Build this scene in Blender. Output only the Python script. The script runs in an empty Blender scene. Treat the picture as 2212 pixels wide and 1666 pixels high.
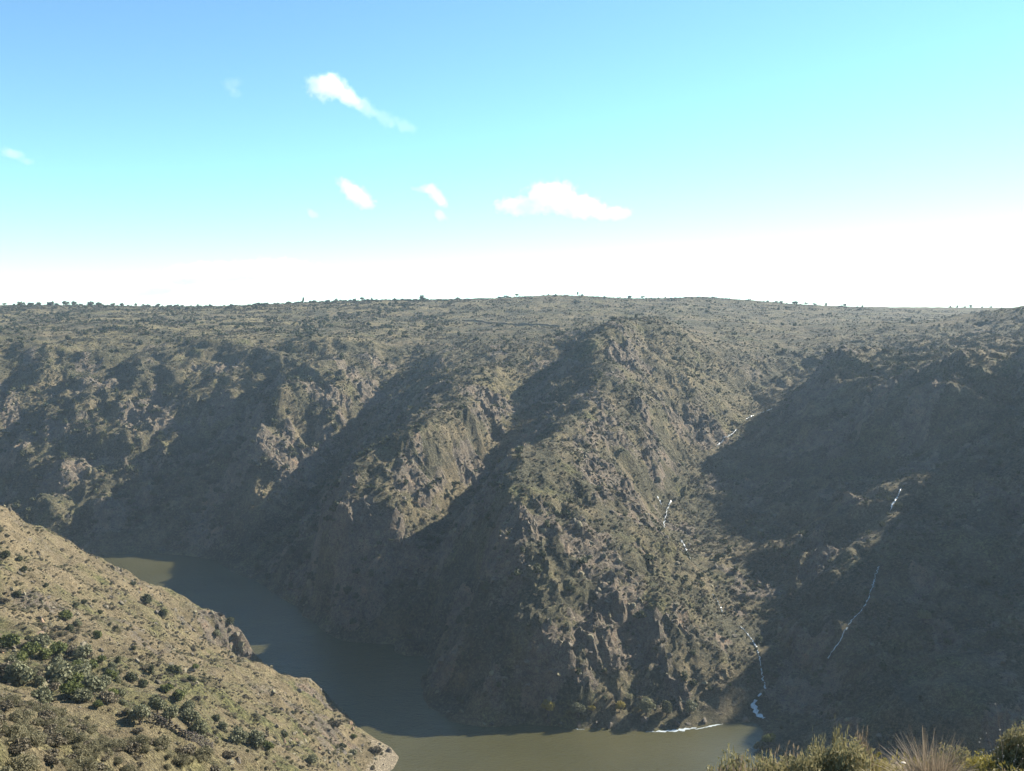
import bpy, bmesh, math, random
import numpy as np
from mathutils import Vector, Matrix

random.seed(7)
RNG = np.random.default_rng(11)
scene = bpy.context.scene
COL = scene.collection

# ------------------------------------------------------------------ camera
CAM_Z = 170.0                      # eye height above the river (water is z = 0)
IMG_W, IMG_H = 2212.0, 1666.0      # reading scale used for measurements
LENS = 35.0
FOC = LENS / 36.0 * IMG_W
HORIZON = 664.0
PITCH = math.atan((IMG_H / 2 - HORIZON) / FOC)
cam_data = bpy.data.cameras.new('camera')
cam_data.lens = LENS
cam_data.sensor_width = 36.0
cam_data.clip_start = 0.1
cam_data.clip_end = 60000.0
cam = bpy.data.objects.new('camera', cam_data)
COL.objects.link(cam)
cam.location = (0.0, 0.0, CAM_Z)
cam.rotation_euler = (math.radians(90.0) - PITCH, 0.0, 0.0)
scene.camera = cam

# ------------------------------------------------------------------ sky and sun
SUN_AZ = math.radians(58.0)        # clockwise from +Y (the viewing direction)
SUN_EL = math.radians(30.5)
world = bpy.data.worlds.new('World')
scene.world = world
world.use_nodes = True
wn = world.node_tree
for n in list(wn.nodes):
    wn.nodes.remove(n)
w_out = wn.nodes.new('ShaderNodeOutputWorld')
w_bg = wn.nodes.new('ShaderNodeBackground')
w_sky = wn.nodes.new('ShaderNodeTexSky')
w_sky.sky_type = 'NISHITA'
w_sky.sun_disc = False
w_sky.sun_elevation = SUN_EL
w_sky.sun_rotation = SUN_AZ
w_sky.altitude = 700.0
w_sky.air_density = 0.7
w_sky.dust_density = 0.0
w_sky.ozone_density = 4.0
w_bg.inputs['Strength'].default_value = 0.094
w_tint = wn.nodes.new('ShaderNodeMix')          # the camera's white balance leans to cyan
w_tint.data_type = 'RGBA'; w_tint.blend_type = 'MULTIPLY'
w_tint.inputs[0].default_value = 1.0
w_tint.inputs[7].default_value = (1.0, 1.17, 1.0, 1.0)
wn.links.new(w_sky.outputs['Color'], w_tint.inputs[6])
wn.links.new(w_tint.outputs[2], w_bg.inputs['Color'])
wn.links.new(w_bg.outputs['Background'], w_out.inputs['Surface'])

sun_data = bpy.data.lights.new('sun', 'SUN')
sun_data.energy = 5.0
sun_data.angle = math.radians(0.53)
sun_data.color = (1.0, 0.91, 0.77)
sun = bpy.data.objects.new('sun', sun_data)
COL.objects.link(sun)
sun_vec = Vector((math.cos(SUN_EL) * math.sin(SUN_AZ), math.cos(SUN_EL) * math.cos(SUN_AZ), math.sin(SUN_EL)))
sun.rotation_euler = sun_vec.to_track_quat('Z', 'Y').to_euler()
sun.location = sun_vec * 600.0 + Vector((0, 400, 0))

scene.view_settings.view_transform = 'Standard'
scene.view_settings.look = 'None'
scene.view_settings.exposure = 1.46
scene.view_settings.gamma = 1.0
scene.view_settings.use_curve_mapping = False
scene.cycles.volume_bounces = 5
scene.cycles.max_bounces = 7
scene.cycles.diffuse_bounces = 2
scene.cycles.transparent_max_bounces = 12

# ------------------------------------------------------------------ helpers
def ray(px, py):
    u = (np.asarray(px, float) - IMG_W / 2) / FOC
    v = (IMG_H / 2 - np.asarray(py, float)) / FOC
    return u, math.cos(PITCH) + v * math.sin(PITCH), -math.sin(PITCH) + v * math.cos(PITCH)

def by_dist(px, py, d):
    """ground point seen at (px, py) of the measured photo, d metres ahead"""
    u, y, z = ray(px, py)
    t = d / y
    return float(u * t), float(d), float(CAM_Z + z * t)

def by_z(px, py, zz):
    u, y, z = ray(px, py)
    t = (zz - CAM_Z) / z
    return float(u * t), float(y * t), float(zz)

def smooth(a, b, x):
    t = np.clip((x - a) / (b - a), 0.0, 1.0)
    return t * t * (3 - 2 * t)

PERM = np.random.default_rng(3).permutation(512).astype(np.int64)
GANG = np.random.default_rng(4).random(512) * 2 * np.pi
GX, GY = np.cos(GANG), np.sin(GANG)
def _h(ix, iy, s):
    return PERM[(PERM[(ix + s * 57) & 511] + iy) & 511]
def noise(x, y, s=0):
    ix = np.floor(x).astype(np.int64); iy = np.floor(y).astype(np.int64)
    fx, fy = x - ix, y - iy
    u = fx * fx * fx * (fx * (fx * 6 - 15) + 10); v = fy * fy * fy * (fy * (fy * 6 - 15) + 10)
    def g(a, b):
        h = _h(ix + a, iy + b, s)
        return GX[h] * (fx - a) + GY[h] * (fy - b)
    return ((g(0, 0) * (1 - u) + g(1, 0) * u) * (1 - v) + (g(0, 1) * (1 - u) + g(1, 1) * u) * v) * 1.5
def fbm(x, y, o=4, s=0, gain=0.5):
    a, t = 1.0, 0.0
    for k in range(o):
        t = t + a * noise(x * 2 ** k + 17.3 * k, y * 2 ** k - 9.1 * k, s + k)
        a *= gain
    return t
def ridged(x, y, o=3, s=0):
    a, t = 1.0, 0.0
    for k in range(o):
        n = 1 - np.abs(noise(x * 2 ** k + 5.7 * k, y * 2 ** k + 3.3 * k, s + k)) * 2
        t = t + a * n
        a *= 0.5
    return t
def cells(x, y, s=0):
    """random height of the nearest cell and distance to its border"""
    ix = np.floor(x).astype(np.int64); iy = np.floor(y).astype(np.int64)
    d1 = np.full(x.shape, 9.0); d2 = np.full(x.shape, 9.0); val = np.zeros(x.shape)
    for a in (-1, 0, 1):
        for b in (-1, 0, 1):
            h = _h(ix + a, iy + b, s)
            cx = ix + a + 0.15 + 0.7 * (h / 511.0)
            h2 = PERM[(h + 91) & 511]
            cy = iy + b + 0.15 + 0.7 * (h2 / 511.0)
            d = np.hypot(x - cx, y - cy)
            nv = PERM[(h2 + 33) & 511] / 511.0
            closer = d < d1
            d2 = np.where(closer, d1, np.minimum(d2, d))
            val = np.where(closer, nv, val)
            d1 = np.where(closer, d, d1)
    return val, d2 - d1

# ------------------------------------------------------------------ materials
def nd(nt, kind, **kw):
    n = nt.nodes.new(kind)
    for k, v in kw.items():
        setattr(n, k, v)
    return n
def lk(nt, a, b):
    nt.links.new(a, b)
def new_mat(name):
    m = bpy.data.materials.new(name)
    m.use_nodes = True
    nt = m.node_tree
    return m, nt, nt.nodes['Principled BSDF']
def ramp(nt, fac, stops):
    r = nd(nt, 'ShaderNodeValToRGB')
    el = r.color_ramp.elements
    while len(el) > 1:
        el.remove(el[-1])
    el[0].position, el[0].color = stops[0][0], (*stops[0][1], 1)
    for p, c in stops[1:]:
        e = el.new(p); e.color = (*c, 1)
    lk(nt, fac, r.inputs['Fac'])
    return r.outputs['Color']
def mix(nt, fac, a, b, blend='MIX'):
    m = nd(nt, 'ShaderNodeMix', data_type='RGBA', blend_type=blend)
    if isinstance(fac, (int, float)): m.inputs[0].default_value = fac
    else: lk(nt, fac, m.inputs[0])
    for sock, v in ((m.inputs[6], a), (m.inputs[7], b)):
        if isinstance(v, tuple): sock.default_value = (*v, 1)
        else: lk(nt, v, sock)
    return m.outputs[2]
def math_n(nt, op, a, b=None, clamp=False):
    m = nd(nt, 'ShaderNodeMath', operation=op, use_clamp=clamp)
    for sock, v in ((m.inputs[0], a), (m.inputs[1], b)):
        if v is None: continue
        if isinstance(v, (int, float)): sock.default_value = v
        else: lk(nt, v, sock)
    return m.outputs[0]
def noise_n(nt, vec, scale, detail=4, rough=0.55, lac=2.0):
    n = nd(nt, 'ShaderNodeTexNoise')
    n.inputs['Scale'].default_value = scale
    n.inputs['Detail'].default_value = detail
    n.inputs['Roughness'].default_value = rough
    lk(nt, vec, n.inputs['Vector'])
    return n.outputs['Fac']
def maprange(nt, v, a, b, c=0.0, d=1.0):
    m = nd(nt, 'ShaderNodeMapRange')
    lk(nt, v, m.inputs[0])
    for i, x in enumerate((a, b, c, d)):
        m.inputs[i + 1].default_value = x
    return m.outputs[0]

def tag(o, label=None, cat=None, group=None, kind=None):
    if label: o['label'] = label
    if cat: o['category'] = cat
    if group: o['group'] = group
    if kind: o['kind'] = kind
    return o
def mesh_obj(name, me, mat=None, parent=None):
    o = bpy.data.objects.new(name, me)
    COL.objects.link(o)
    if mat is not None and not me.materials:
        me.materials.append(mat)
    if parent is not None:
        o.parent = parent
    return o
def mesh_np(name, verts, faces, smooth_shade=False):
    """verts (N,3), faces (M,k) of equal size"""
    me = bpy.data.meshes.new(name)
    verts = np.ascontiguousarray(verts, np.float32); faces = np.ascontiguousarray(faces, np.int32)
    me.vertices.add(len(verts)); me.vertices.foreach_set('co', verts.ravel())
    k = faces.shape[1]
    me.loops.add(faces.size); me.loops.foreach_set('vertex_index', faces.ravel())
    me.polygons.add(len(faces))
    me.polygons.foreach_set('loop_start', np.arange(0, faces.size, k, dtype=np.int32))
    me.polygons.foreach_set('loop_total', np.full(len(faces), k, np.int32))
    me.polygons.foreach_set('use_smooth', np.full(len(faces), smooth_shade, bool))
    me.update(calc_edges=True)
    return me

# ------------------------------------------------------------------ the shape of the land
CTRL = []
def P(px, py, d=None, z=None):
    CTRL.append(by_dist(px, py, d) if d is not None else by_z(px, py, z))
def W(x, y, z):
    CTRL.append((x, y, z))
def densify(pts, step):
    out = []
    for (a, b) in zip(pts[:-1], pts[1:]):
        a, b = np.array(a, float), np.array(b, float)
        n = max(1, int(round(np.linalg.norm(b[:2] - a[:2]) / step)))
        for i in range(n):
            out.append(tuple(a + (b - a) * i / n))
    out.append(tuple(pts[-1]))
    return out

# far shore of the river, read off the photograph (all at water level)
far_px = [(240,1197),(330,1195),(400,1200),(470,1210),(500,1235),(560,1260),(620,1298),(660,1320),(690,1355),
          (720,1375),(790,1388),(850,1390),(905,1395),(935,1435),(917,1490),(922,1530),(970,1560),(1060,1570),
          (1130,1560),(1200,1568),(1290,1570),(1380,1580),(1440,1573),(1540,1562),(1620,1558),(1650,1580),(1638,1620)]
FAR = [(-760,690,0),(-560,676,0),(-400,668,0)] + [by_z(a, b, 0.0) for a, b in far_px] + \
      [(125,345,0),(175,320,0),(250,302,0),(340,285,0),(470,255,0),(700,190,0)]
NEAR = [(-760,610,0),(-460,598,0),(-320,596,0),(-240,572,0),(-190,528,0),(-150,492,0),(-127,474,0),(-120,462,0),(-129,451,0),(-118,440,0),
        (-92,428,0),(-72,404,0),(-56,384,0),(-47,374,0),(-42.5,365,0),(-43.5,356,0),(-49,344,0),(-40,322,0),(0,300,0),(60,292,0),(130,284,0),(230,258,0),
        (340,232,0),(470,200,0),(700,130,0)]
FARD, NEARD = densify(FAR, 14.0), densify(NEAR, 16.0)
CTRL += FARD + NEARD
# river bed
for x, y in [(-700,650),(-560,640),(-460,634),(-380,632),(-300,632),(-250,615),(-200,580),(-160,545),(-125,515),(-95,480),(-75,450),(-50,420),(-30,390),(-10,360),
             (30,345),(70,340),(120,318),(180,292),(260,275),(360,252),(480,225),(650,170)]:
    W(x, y, -6)

# --- the plateau beyond the gorge and its skyline
for a in [(-500,662,1500),(-250,660,1500),(0,659,1450),(200,660,1450),(350,663,1450),(500,663,1450),(640,656,1350),(800,650,1350),(950,651,1350),(1080,647,1350),
          (1190,638,1350),(1280,640,1350),(1370,648,1400),(1440,645,1450),(1520,641,1450),(1610,648,1500),(1720,658,1550),(1800,662,1500),(2000,664,1600),(2150,666,1500),(2400,664,1500),(2700,664,1500),
          (-300,700,1080),(0,700,1080),(200,700,1080),(400,700,1080),(600,700,1080),(800,698,1090),(1000,694,1100),(1150,690,1100),(1230,700,1000),
          (-300,760,880),(0,760,880),(180,760,890),(350,750,900),(500,745,900),(650,745,900),(800,740,900),(1000,735,900),(1100,735,900),(1200,720,940),
          (1480,690,1100),(1600,690,1150),(1700,700,1150),(1800,690,1250),(1900,690,1250),(2000,700,1200),(2100,692,1250),(2250,690,1250),(2500,690,1250),
          (2230,662,960),(2190,671,950),(2150,684,940),(2100,708,930),(2180,716,890),(1520,730,960),(1650,740,980),(1750,735,980),(1950,740,880),(2050,735,850)]:
    P(*a)
# far hills continuing past the skyline
for x in (-2400,-1600,-800,0,800,1600,2400):
    W(x, 2100, 150); W(x, 2800, 158); W(x, 3600, 165)
# --- left cliffs
for a in [(-300,810,800),(-300,1000,735),(-300,1130,700),(-120,815,815),(-120,1000,745),(-120,1150,700)]:
    P(*a)
def line(pts):
    q = densify([by_dist(*p) for p in pts], 16.0)
    CTRL.extend(q)
# spurs (crests) and gullies running down to the river
line([(30,810,830),(0,920,775),(-20,1040,735),(0,1140,700)])
line([(150,800,845),(130,900,795),(125,1000,742),(130,1100,706),(170,1165,686)])
line([(250,790,860),(240,870,812),(260,960,770),(250,1060,728),(270,1150,694)])
line([(420,790,860),(400,860,815),(385,950,775),(360,1060,728),(370,1150,690)])
line([(560,780,875),(520,860,820),(490,950,776),(455,1060,726),(440,1150,688)])
line([(760,765,870),(710,800,805),(620,855,770),(575,930,746),(548,1020,714),(520,1120,680),(500,1195,655)])   # spur
line([(880,770,900),(830,840,835),(760,930,785),(700,1020,728),(650,1130,665),(605,1240,600)])     # gully
line([(1000,745,910),(930,770,850),(880,835,800),(800,900,770)])                                  # short spur
# second spur: big bluff left of centre
line([(1200,735,880),(1080,780,790),(1015,812,715),(1045,885,655),(960,922,610),(900,942,592),(820,975,580),(765,1005,572),(715,1070,554),(690,1110,548),(670,1180,545),(662,1270,549)])
P(730,1290,528); P(800,1290,508); P(760,1110,541); P(850,1100,540); P(760,1190,532); P(850,1170,528); P(830,1030,566); P(920,1030,585)
# valley between the bluff and the central spur
line([(1230,765,840),(1160,830,745),(1110,900,690),(1030,1000,632),(985,1080,590),(945,1180,535),(900,1290,500),(885,1370,482)])
# central spur
line([(1420,690,900),(1330,686,800),(1275,715,770),(1310,770,735),(1352,840,690),(1225,898,630),(1183,932,584),(1095,998,521),(1082,1060,484),(1078,1130,464),(1062,1200,452),(1010,1290,440),(965,1380,434),(935,1470,430)])
for a in [(1250,1000,545),(1250,1100,494),(1250,1200,458),(1260,1300,431),(1230,1400,410),(1220,1480,401),
          (1130,1300,433),(1090,1400,413),(1080,1480,403),(1000,1500,418),
          (1400,980,640),(1380,1100,520),(1400,1200,470),(1420,1300,440),(1420,1400,420),(1400,1480,406),(1520,1400,428),(1540,1480,410),
          (1320,950,610),(1450,900,720),(1500,830,775),(1400,760,820),(1600,790,860),(1550,900,740),(1640,830,850)]:
    P(*a)
# first ravine (stream bed)
RAV1 = [(1800,760,900),(1720,830,850),(1640,892,800),(1580,945,740),(1500,1005,688),(1445,1060,645),(1430,1115,610),(1455,1165,566),(1495,1210,530),(1535,1270,494),(1560,1320,468),(1610,1380,440),(1645,1430,424),(1652,1490,411),(1635,1545,401)]
line(RAV1)
# right hand massif
line([(1990,760,800),(1900,760,790),(1822,745,770),(1790,800,742),(1740,880,712),(1690,960,690),(1640,1050,642),(1605,1140,584),(1595,1230,526),(1625,1310,480),(1660,1380,446)])
for a in [(1955,790,720),(1960,845,640),(2000,795,650),(2080,756,640),(2150,785,620),(2212,822,600),(2212,770,670),(2350,800,570),(2600,800,540),
          (1890,860,655),(1875,950,622),(1850,1050,566),(1800,1150,514),(1760,1250,472),(1730,1350,440),(1720,1440,424),
          (1985,880,610),(2050,850,602),(2100,860,588),(2212,890,570),(2212,1000,530),(2120,1000,540),(2030,1010,545),
          (2212,1120,480),(2212,1250,432),(2212,1380,388),(2212,1500,352),(2100,1150,482),(2080,1250,440),(2050,1350,405),(2000,1450,378),(1930,1520,366),(1800,1560,374),(1740,1600,366),(2100,1560,342)]:
    P(*a)
# unseen high ground added right of the view to shade the side valley
for x, y, z in [(342,592,170),(366,610,172),(378,590,208),(395,622,180),(420,600,214),(352,560,186),(400,550,206),(336,525,172),(356,510,182),(384,490,200),(335,470,156),(364,470,182),(374,430,170),(345,400,130),(450,620,190),(400,655,150),(440,560,200),(600,500,190),(500,700,160)]:
    W(x, y, z)
RAV2 = [(1985,960,604),(1960,1010,566),(1935,1075,524),(1912,1150,488),(1893,1220,461),(1876,1290,440),(1835,1360,421),(1795,1420,412),(1735,1490,404),(1690,1545,396)]
line(RAV2)
for x, y, z in [(650,350,150),(700,600,150),(800,800,160),(900,300,140),(1200,600,165),(420,330,60),(560,290,70),(800,180,110)]:
    W(x, y, z)
for x, y, z in [(-900,800,130),(-1000,1000,150),(-700,760,95),(-1500,900,165),(-650,720,60)]:
    W(x, y, z)

# --- the near bank: spur with two noses on the left
for a in [(0,1082,372),(60,1125,385),(120,1160,400),(180,1195,420),(240,1222,440),(300,1252,446),(360,1283,452),(420,1310,455),(470,1335,456),(512,1362,458),(541,1402,462),
          (0,1180,330),(0,1280,285),(0,1380,240),(0,1460,190),(0,1540,125),(0,1600,85),(0,1650,58),
          (120,1240,360),(150,1330,300),(150,1420,240),(150,1500,185),(150,1580,110),(150,1640,64),
          (280,1300,370),(300,1390,300),(300,1470,230),(300,1540,175),(300,1600,115),(300,1655,66),
          (420,1370,395),(430,1425,345),(480,1410,410),(430,1480,270),(430,1540,225),(430,1600,165),(430,1650,85),
          (530,1440,385),(600,1453,395),(660,1468,405),(700,1485,408),(730,1528,398),(760,1580,380),
          (560,1500,330),(640,1530,345),(560,1570,265),(600,1620,240),(660,1600,305),(720,1610,340),(650,1660,250),(780,1625,358),(760,1655,345),(540,1640,180),
          (500,1432,425),(560,1438,440)]:
    P(*a)
for x, y, z in [(-300,480,70),(-300,400,100),(-300,300,120),(-280,200,150),(-280,100,168),(-420,500,95),(-420,400,135),(-600,540,110),(-600,400,160),(-900,500,165),(-900,200,170),
                (-250,540,25),(-150,60,160),(-150,0,172),(-400,0,175),(-1000,-200,178),(-100,-100,174),(0,-250,178),(-2000,0,180),(-2200,1000,170)]:
    W(x, y, z)
# --- the rim the photographer stands on
for x, y, z in [(0,-10,168.8),(0,0,168.3),(-3,2,167.5),(0,3,166.6),(3,3,167.2),(6,3,167.8),(2.2,8,164.2),(4.0,8,164.9),(6,8,165.2),(9,8,165.6),
                (1.2,10,162.9),(3.0,10,163.9),(5,10,164.2),(8,10,164.5),(3,12.2,163.4),(5,12.2,163.6),(6.3,12.2,163.7),(9,12.2,163.9),(3,15.5,161.0),(6,15.5,161.6),(9,15.5,162.0),(0,8,162.0),(-3,8,161.0),(-8,6,163.5),(-12,15,158.0),(0,16,155),(6,19,157.5),(12,16,159),(20,18,158),(20,5,167.5),(40,20,160),
                (-6,20,152),(0,30,144),(15,30,146),(0,60,122),(-12,50,134),(-20,80,118),(30,60,126),(80,60,132),(0,100,96),(0,150,70),(0,200,46),(0,250,24),(60,150,68),(60,230,28),(-50,200,62),(-30,260,30),(-60,280,38),(-30,140,84),(-25,110,99),
                (130,100,108),(150,200,38),(250,150,70),(300,60,130),(500,100,70),(400,0,160),(150,0,168),(700,0,150),(1200,0,170),(1500,-200,175),(2300,0,178),(2300,1500,172),(0,-600,180)]:
    W(x, y, z)

CT = np.array(CTRL, float)
# drop near-coincident control points (keep the first)
keep = []
for i in range(len(CT)):
    ok = True
    r0 = 1.0 if CT[i, 1] < 40 and abs(CT[i, 0]) < 40 else 4.0
    for j in keep:
        if abs(CT[i, 0] - CT[j, 0]) < r0 and abs(CT[i, 1] - CT[j, 1]) < r0:
            ok = False; break
    if ok: keep.append(i)
CT = CT[keep]
CXY, CZ = CT[:, :2], CT[:, 2]
R = np.linalg.norm(CXY[:, None] - CXY[None], axis=2)
NCT = len(CT)
A = np.zeros((NCT + 3, NCT + 3))
A[:NCT, :NCT] = R - np.eye(NCT) * 0.8
A[:NCT, NCT] = 1; A[:NCT, NCT + 1:] = CXY / 500.0
A[NCT:, :NCT] = A[:NCT, NCT:].T
SOL = np.linalg.solve(A, np.concatenate([CZ, np.zeros(3)]))
def base_height(x, y):
    sh = x.shape
    x = x.ravel(); y = y.ravel()
    out = np.empty(len(x))
    for i in range(0, len(x), 40000):
        xs, ys = x[i:i + 40000].astype(np.float32), y[i:i + 40000].astype(np.float32)
        d = np.sqrt((xs[:, None] - CXY[None, :, 0].astype(np.float32)) ** 2 + (ys[:, None] - CXY[None, :, 1].astype(np.float32)) ** 2)
        out[i:i + 40000] = d @ SOL[:NCT].astype(np.float32) + SOL[NCT] + SOL[NCT + 1] * xs / 500 + SOL[NCT + 2] * ys / 500
    return out.reshape(sh)

def axis(segs):
    out = [segs[0][0]]
    for a, b, s0, s1 in segs:
        L = b - a
        if abs(s0 - s1) < 1e-6:
            n = int(round(L / s0)); out += list(a + L * (np.arange(1, n + 1) / n))
        else:
            r = (s1 / s0)
            n = int(round(L * math.log(r) / (s1 - s0)))
            w = s0 * r ** (np.arange(n) / max(1, n - 1)); w *= L / w.sum()
            out += list(a + np.cumsum(w))
    return np.array(out)
XS = axis([(-2300, -420, 60, 1.4), (-420, 400, 1.3, 1.3), (400, 2300, 1.4, 60)])
YS = axis([(-500, -2, 40, 0.8), (-2, 20, 0.6, 0.6), (20, 60, 0.7, 1.3), (60, 960, 1.3, 1.3), (960, 1700, 1.4, 9), (1700, 3600, 9, 60)])
X, Y = np.meshgrid(XS, YS)
JX = (np.gradient(XS)[None, :]) * RNG.uniform(-0.28, 0.28, X.shape)
JY = (np.gradient(YS)[:, None]) * RNG.uniform(-0.28, 0.28, X.shape)
JX[:, [0, -1]] = 0; JY[[0, -1], :] = 0
X = X + JX; Y = Y + JY
# domain warp so that crests and gullies wander
near_cam = smooth(10, 60, np.hypot(X, Y))
BASE0 = base_height(X, Y)
def interp(F, x, y):
    sh = np.shape(x)
    x = np.asarray(x, float).ravel(); y = np.asarray(y, float).ravel()
    i = np.clip(np.searchsorted(XS, x) - 1, 0, len(XS) - 2); j = np.clip(np.searchsorted(YS, y) - 1, 0, len(YS) - 2)
    fx = np.clip((x - XS[i]) / (XS[i + 1] - XS[i]), 0, 1); fy = np.clip((y - YS[j]) / (YS[j + 1] - YS[j]), 0, 1)
    return ((F[j, i] * (1 - fx) + F[j, i + 1] * fx) * (1 - fy) + (F[j + 1, i] * (1 - fx) + F[j + 1, i + 1] * fx) * fy).reshape(sh)
BASE = interp(BASE0, X + 5 * fbm(X / 40, Y / 40, 3, 40), Y + 5 * fbm(X / 40, Y / 40, 3, 50))
nearshore = 1 - smooth(2, 14, np.abs(BASE0))
BASE = BASE0 + (BASE - BASE0) * near_cam * (1 - nearshore)

# which bank: signed position against the river's middle line
RIVX = np.array([-1200, -760, -460, -300, -160, -70, -20, 60, 200, 470, 700, 1200.])
RIVY = np.array([650, 650, 634, 630, 545, 445, 372, 342, 285, 225, 160, 20.])
FARSIDE = smooth(-10, 10, Y - np.interp(X, RIVX, RIVY))
gy, gx = np.gradient(BASE)
sx = gx / np.gradient(XS)[None, :]; sy = gy / np.gradient(YS)[:, None]
SLOPE = np.hypot(sx, sy)
STEEP = smooth(0.35, 0.95, SLOPE)
LAND = smooth(0.5, 9, BASE)
GORGE = FARSIDE * smooth(1010, 820, Y) * LAND
PLATEAU = FARSIDE * smooth(820, 1010, Y)
NEARB = (1 - FARSIDE) * LAND * near_cam

def ell(px, py, d, rx, ry):
    cx, cy, _ = by_dist(px, py, d)
    return np.exp(-(((X - cx) / rx) ** 2 + ((Y - cy) / ry) ** 2))
crag_n = fbm(X / 34, Y / 34, 4, 70) + 0.25 * fbm(X / 9, Y / 9, 2, 75)
ROCKF = smooth(0.06, 0.55, crag_n + 0.55 * (STEEP - 0.45)) * GORGE
CALM = 1 - 0.75 * np.clip(ell(1520, 800, 820, 75, 110), 0, 1)
ROCKF *= CALM
ROCKN = np.clip(0.9 * ell(90, 1345, 296, 9, 12) + 1.0 * ell(515, 1385, 455, 10, 16) + 1.0 * ell(475, 1335, 452, 14, 8)
                + 1.0 * ell(625, 1600, 322, 11, 11) + 1.0 * ell(715, 1605, 345, 8, 10) + 0.9 * ell(745, 1550, 388, 5, 16) + 0.8 * ell(690, 1480, 402, 9, 6)
                + 0.6 * ell(400, 1330, 420, 22, 12) + 0.6 * ell(300, 1395, 312, 18, 14) + 0.5 * ell(60, 1120, 380, 20, 8) + 0.55 * ell(250, 1225, 435, 14, 8), 0, 1)
RIB = smooth(0.18, 0.5, fbm(X / 20 + 3, Y / 13, 3, 93)) * smooth(270, 320, Y) * smooth(-0.5, -0.1, X / np.maximum(Y, 1))
ROCKN = np.clip(ROCKN + 0.8 * RIB, 0, 1)
ROCKN = ROCKN * smooth(-0.45, 0.15, fbm(X / 7, Y / 7, 3, 90) + 0.25) * NEARB
ROCK = np.clip(ROCKF + ROCKN, 0, 1)

wx = X + 9 * fbm(X / 26, Y / 26, 3, 12); wy = Y + 9 * fbm(X / 26, Y / 26, 3, 22)
Z = BASE.copy()
amp = GORGE * (0.35 + 0.65 * STEEP) * CALM
Z += amp * 3.4 * (ridged(wx / 46, wy / 70, 3, 5) - 0.95)
LEFTW = smooth(-0.12, -0.20, X / np.maximum(Y, 1)) * GORGE
Z += (GORGE * 4.0 + LEFTW * 5.0) * fbm(X / 62, Y / 62, 2, 8) * smooth(4, 26, BASE)
Z += LEFTW * 5.5 * fbm(X / 24, Y / 24, 2, 47) * smooth(4, 20, BASE)
RIGHTW = smooth(0.22, 0.30, X / np.maximum(Y, 1)) * GORGE
Z += RIGHTW * (3.6 * (ridged(wx / 34, wy / 60, 2, 58) - 0.8) + 2.4 * fbm(X / 30, Y / 30, 2, 59)) * smooth(8, 30, BASE)
Z += amp * 2.2 * (ridged(wx / 15, wy / 24, 3, 9) - 0.95)
Z += (GORGE * 0.9 + PLATEAU * 0.8 + NEARB * 1.25) * 1.0 * fbm(X / 9, Y / 9, 3, 15)
Z += PLATEAU * 3.2 * fbm(X / 85, Y / 85, 3, 18) * smooth(1500, 1100, Y)
Z += NEARB * 2.4 * fbm(X / 30, Y / 30, 4, 28) * smooth(90, 160, np.hypot(X, Y))
# crags: jointed blocks of granite and schist
c1, e1 = cells(wx / 11, wy / 11, 31)
c2, e2 = cells(wx / 5.0 + 7, wy / 5.0, 37)
c3, e3 = cells(wx / 2.9 + 3, wy / 2.9, 43)
crag = (c1 - 0.45) * 4.2 * smooth(0, 0.10, e1) + (c2 - 0.45) * 3.0 * smooth(0, 0.16, e2) + (c3 - 0.45) * 1.5
Z += ROCKF * crag * (0.45 + 0.55 * STEEP)
Z += ROCKN * ((c2 - 0.3) * 2.6 * smooth(0, 0.16, e2) + (c3 - 0.3) * 1.3)
# stream beds are worn in
def dist_to(pts):
    q = np.array(densify([by_dist(*p) for p in pts], 6.0))
    d = np.full(X.shape, 1e9)
    sel = (X > q[:, 0].min() - 30) & (X < q[:, 0].max() + 30) & (Y > q[:, 1].min() - 30) & (Y < q[:, 1].max() + 30)
    xs, ys = X[sel], Y[sel]
    dd = np.full(xs.shape, 1e9)
    for a in q:
        dd = np.minimum(dd, np.hypot(xs - a[0], ys - a[1]))
    d[sel] = dd
    return d
DR1, DR2 = dist_to(RAV1), dist_to(RAV2)
for dr in (DR1, DR2):
    k = np.exp(-(dr / 5.0) ** 2)
    Z = Z * (1 - 0.75 * k) + (BASE - 1.0) * 0.75 * k
# banks: nothing of the land's roughness may raise islands in the river
wet = BASE0 < 0
Z = np.where(wet, np.minimum(Z, BASE0), np.maximum(Z, np.minimum(0.25, BASE0 * 0.3)))
NYG, NXG = Z.shape

def ground(x, y):
    return float(interp(Z, [x], [y])[0])
def ground_at(px, py, dmin=25.0, dmax=2500.0):
    """first land point met along the sight line through (px, py)"""
    u, ry, rz = ray(px, py)
    d = np.exp(np.linspace(math.log(dmin), math.log(dmax), 3000))
    x = u / ry * d; z = CAM_Z + rz / ry * d
    g = interp(Z, x, d)
    hit = np.nonzero(g >= z)[0]
    if len(hit) == 0:
        return None
    i = hit[0]
    if i > 0:
        a = (z[i - 1] - g[i - 1]) / max(1e-6, (z[i - 1] - g[i - 1]) + (g[i] - z[i]))
        dd = d[i - 1] + a * (d[i] - d[i - 1])
    else:
        dd = d[i]
    xx = float(u / ry * dd)
    return Vector((xx, float(dd), ground(xx, dd)))
def visible(x, y, z, n=160):
    """is the point in sight of the camera over the land?"""
    x = np.atleast_1d(x); y = np.atleast_1d(y); z = np.atleast_1d(z)
    t = np.linspace(0.03, 0.985, n)
    ok = np.ones(len(x), bool)
    for a in t:
        ok &= interp(Z, x * a, y * a) < CAM_Z + (z - CAM_Z) * a + 0.6
    return ok
def project(x, y, z):
    dz = z - CAM_Z
    f = y * math.cos(PITCH) - dz * math.sin(PITCH)
    v = y * math.sin(PITCH) + dz * math.cos(PITCH)
    return IMG_W / 2 + x / f * FOC, IMG_H / 2 - v / f * FOC

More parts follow.
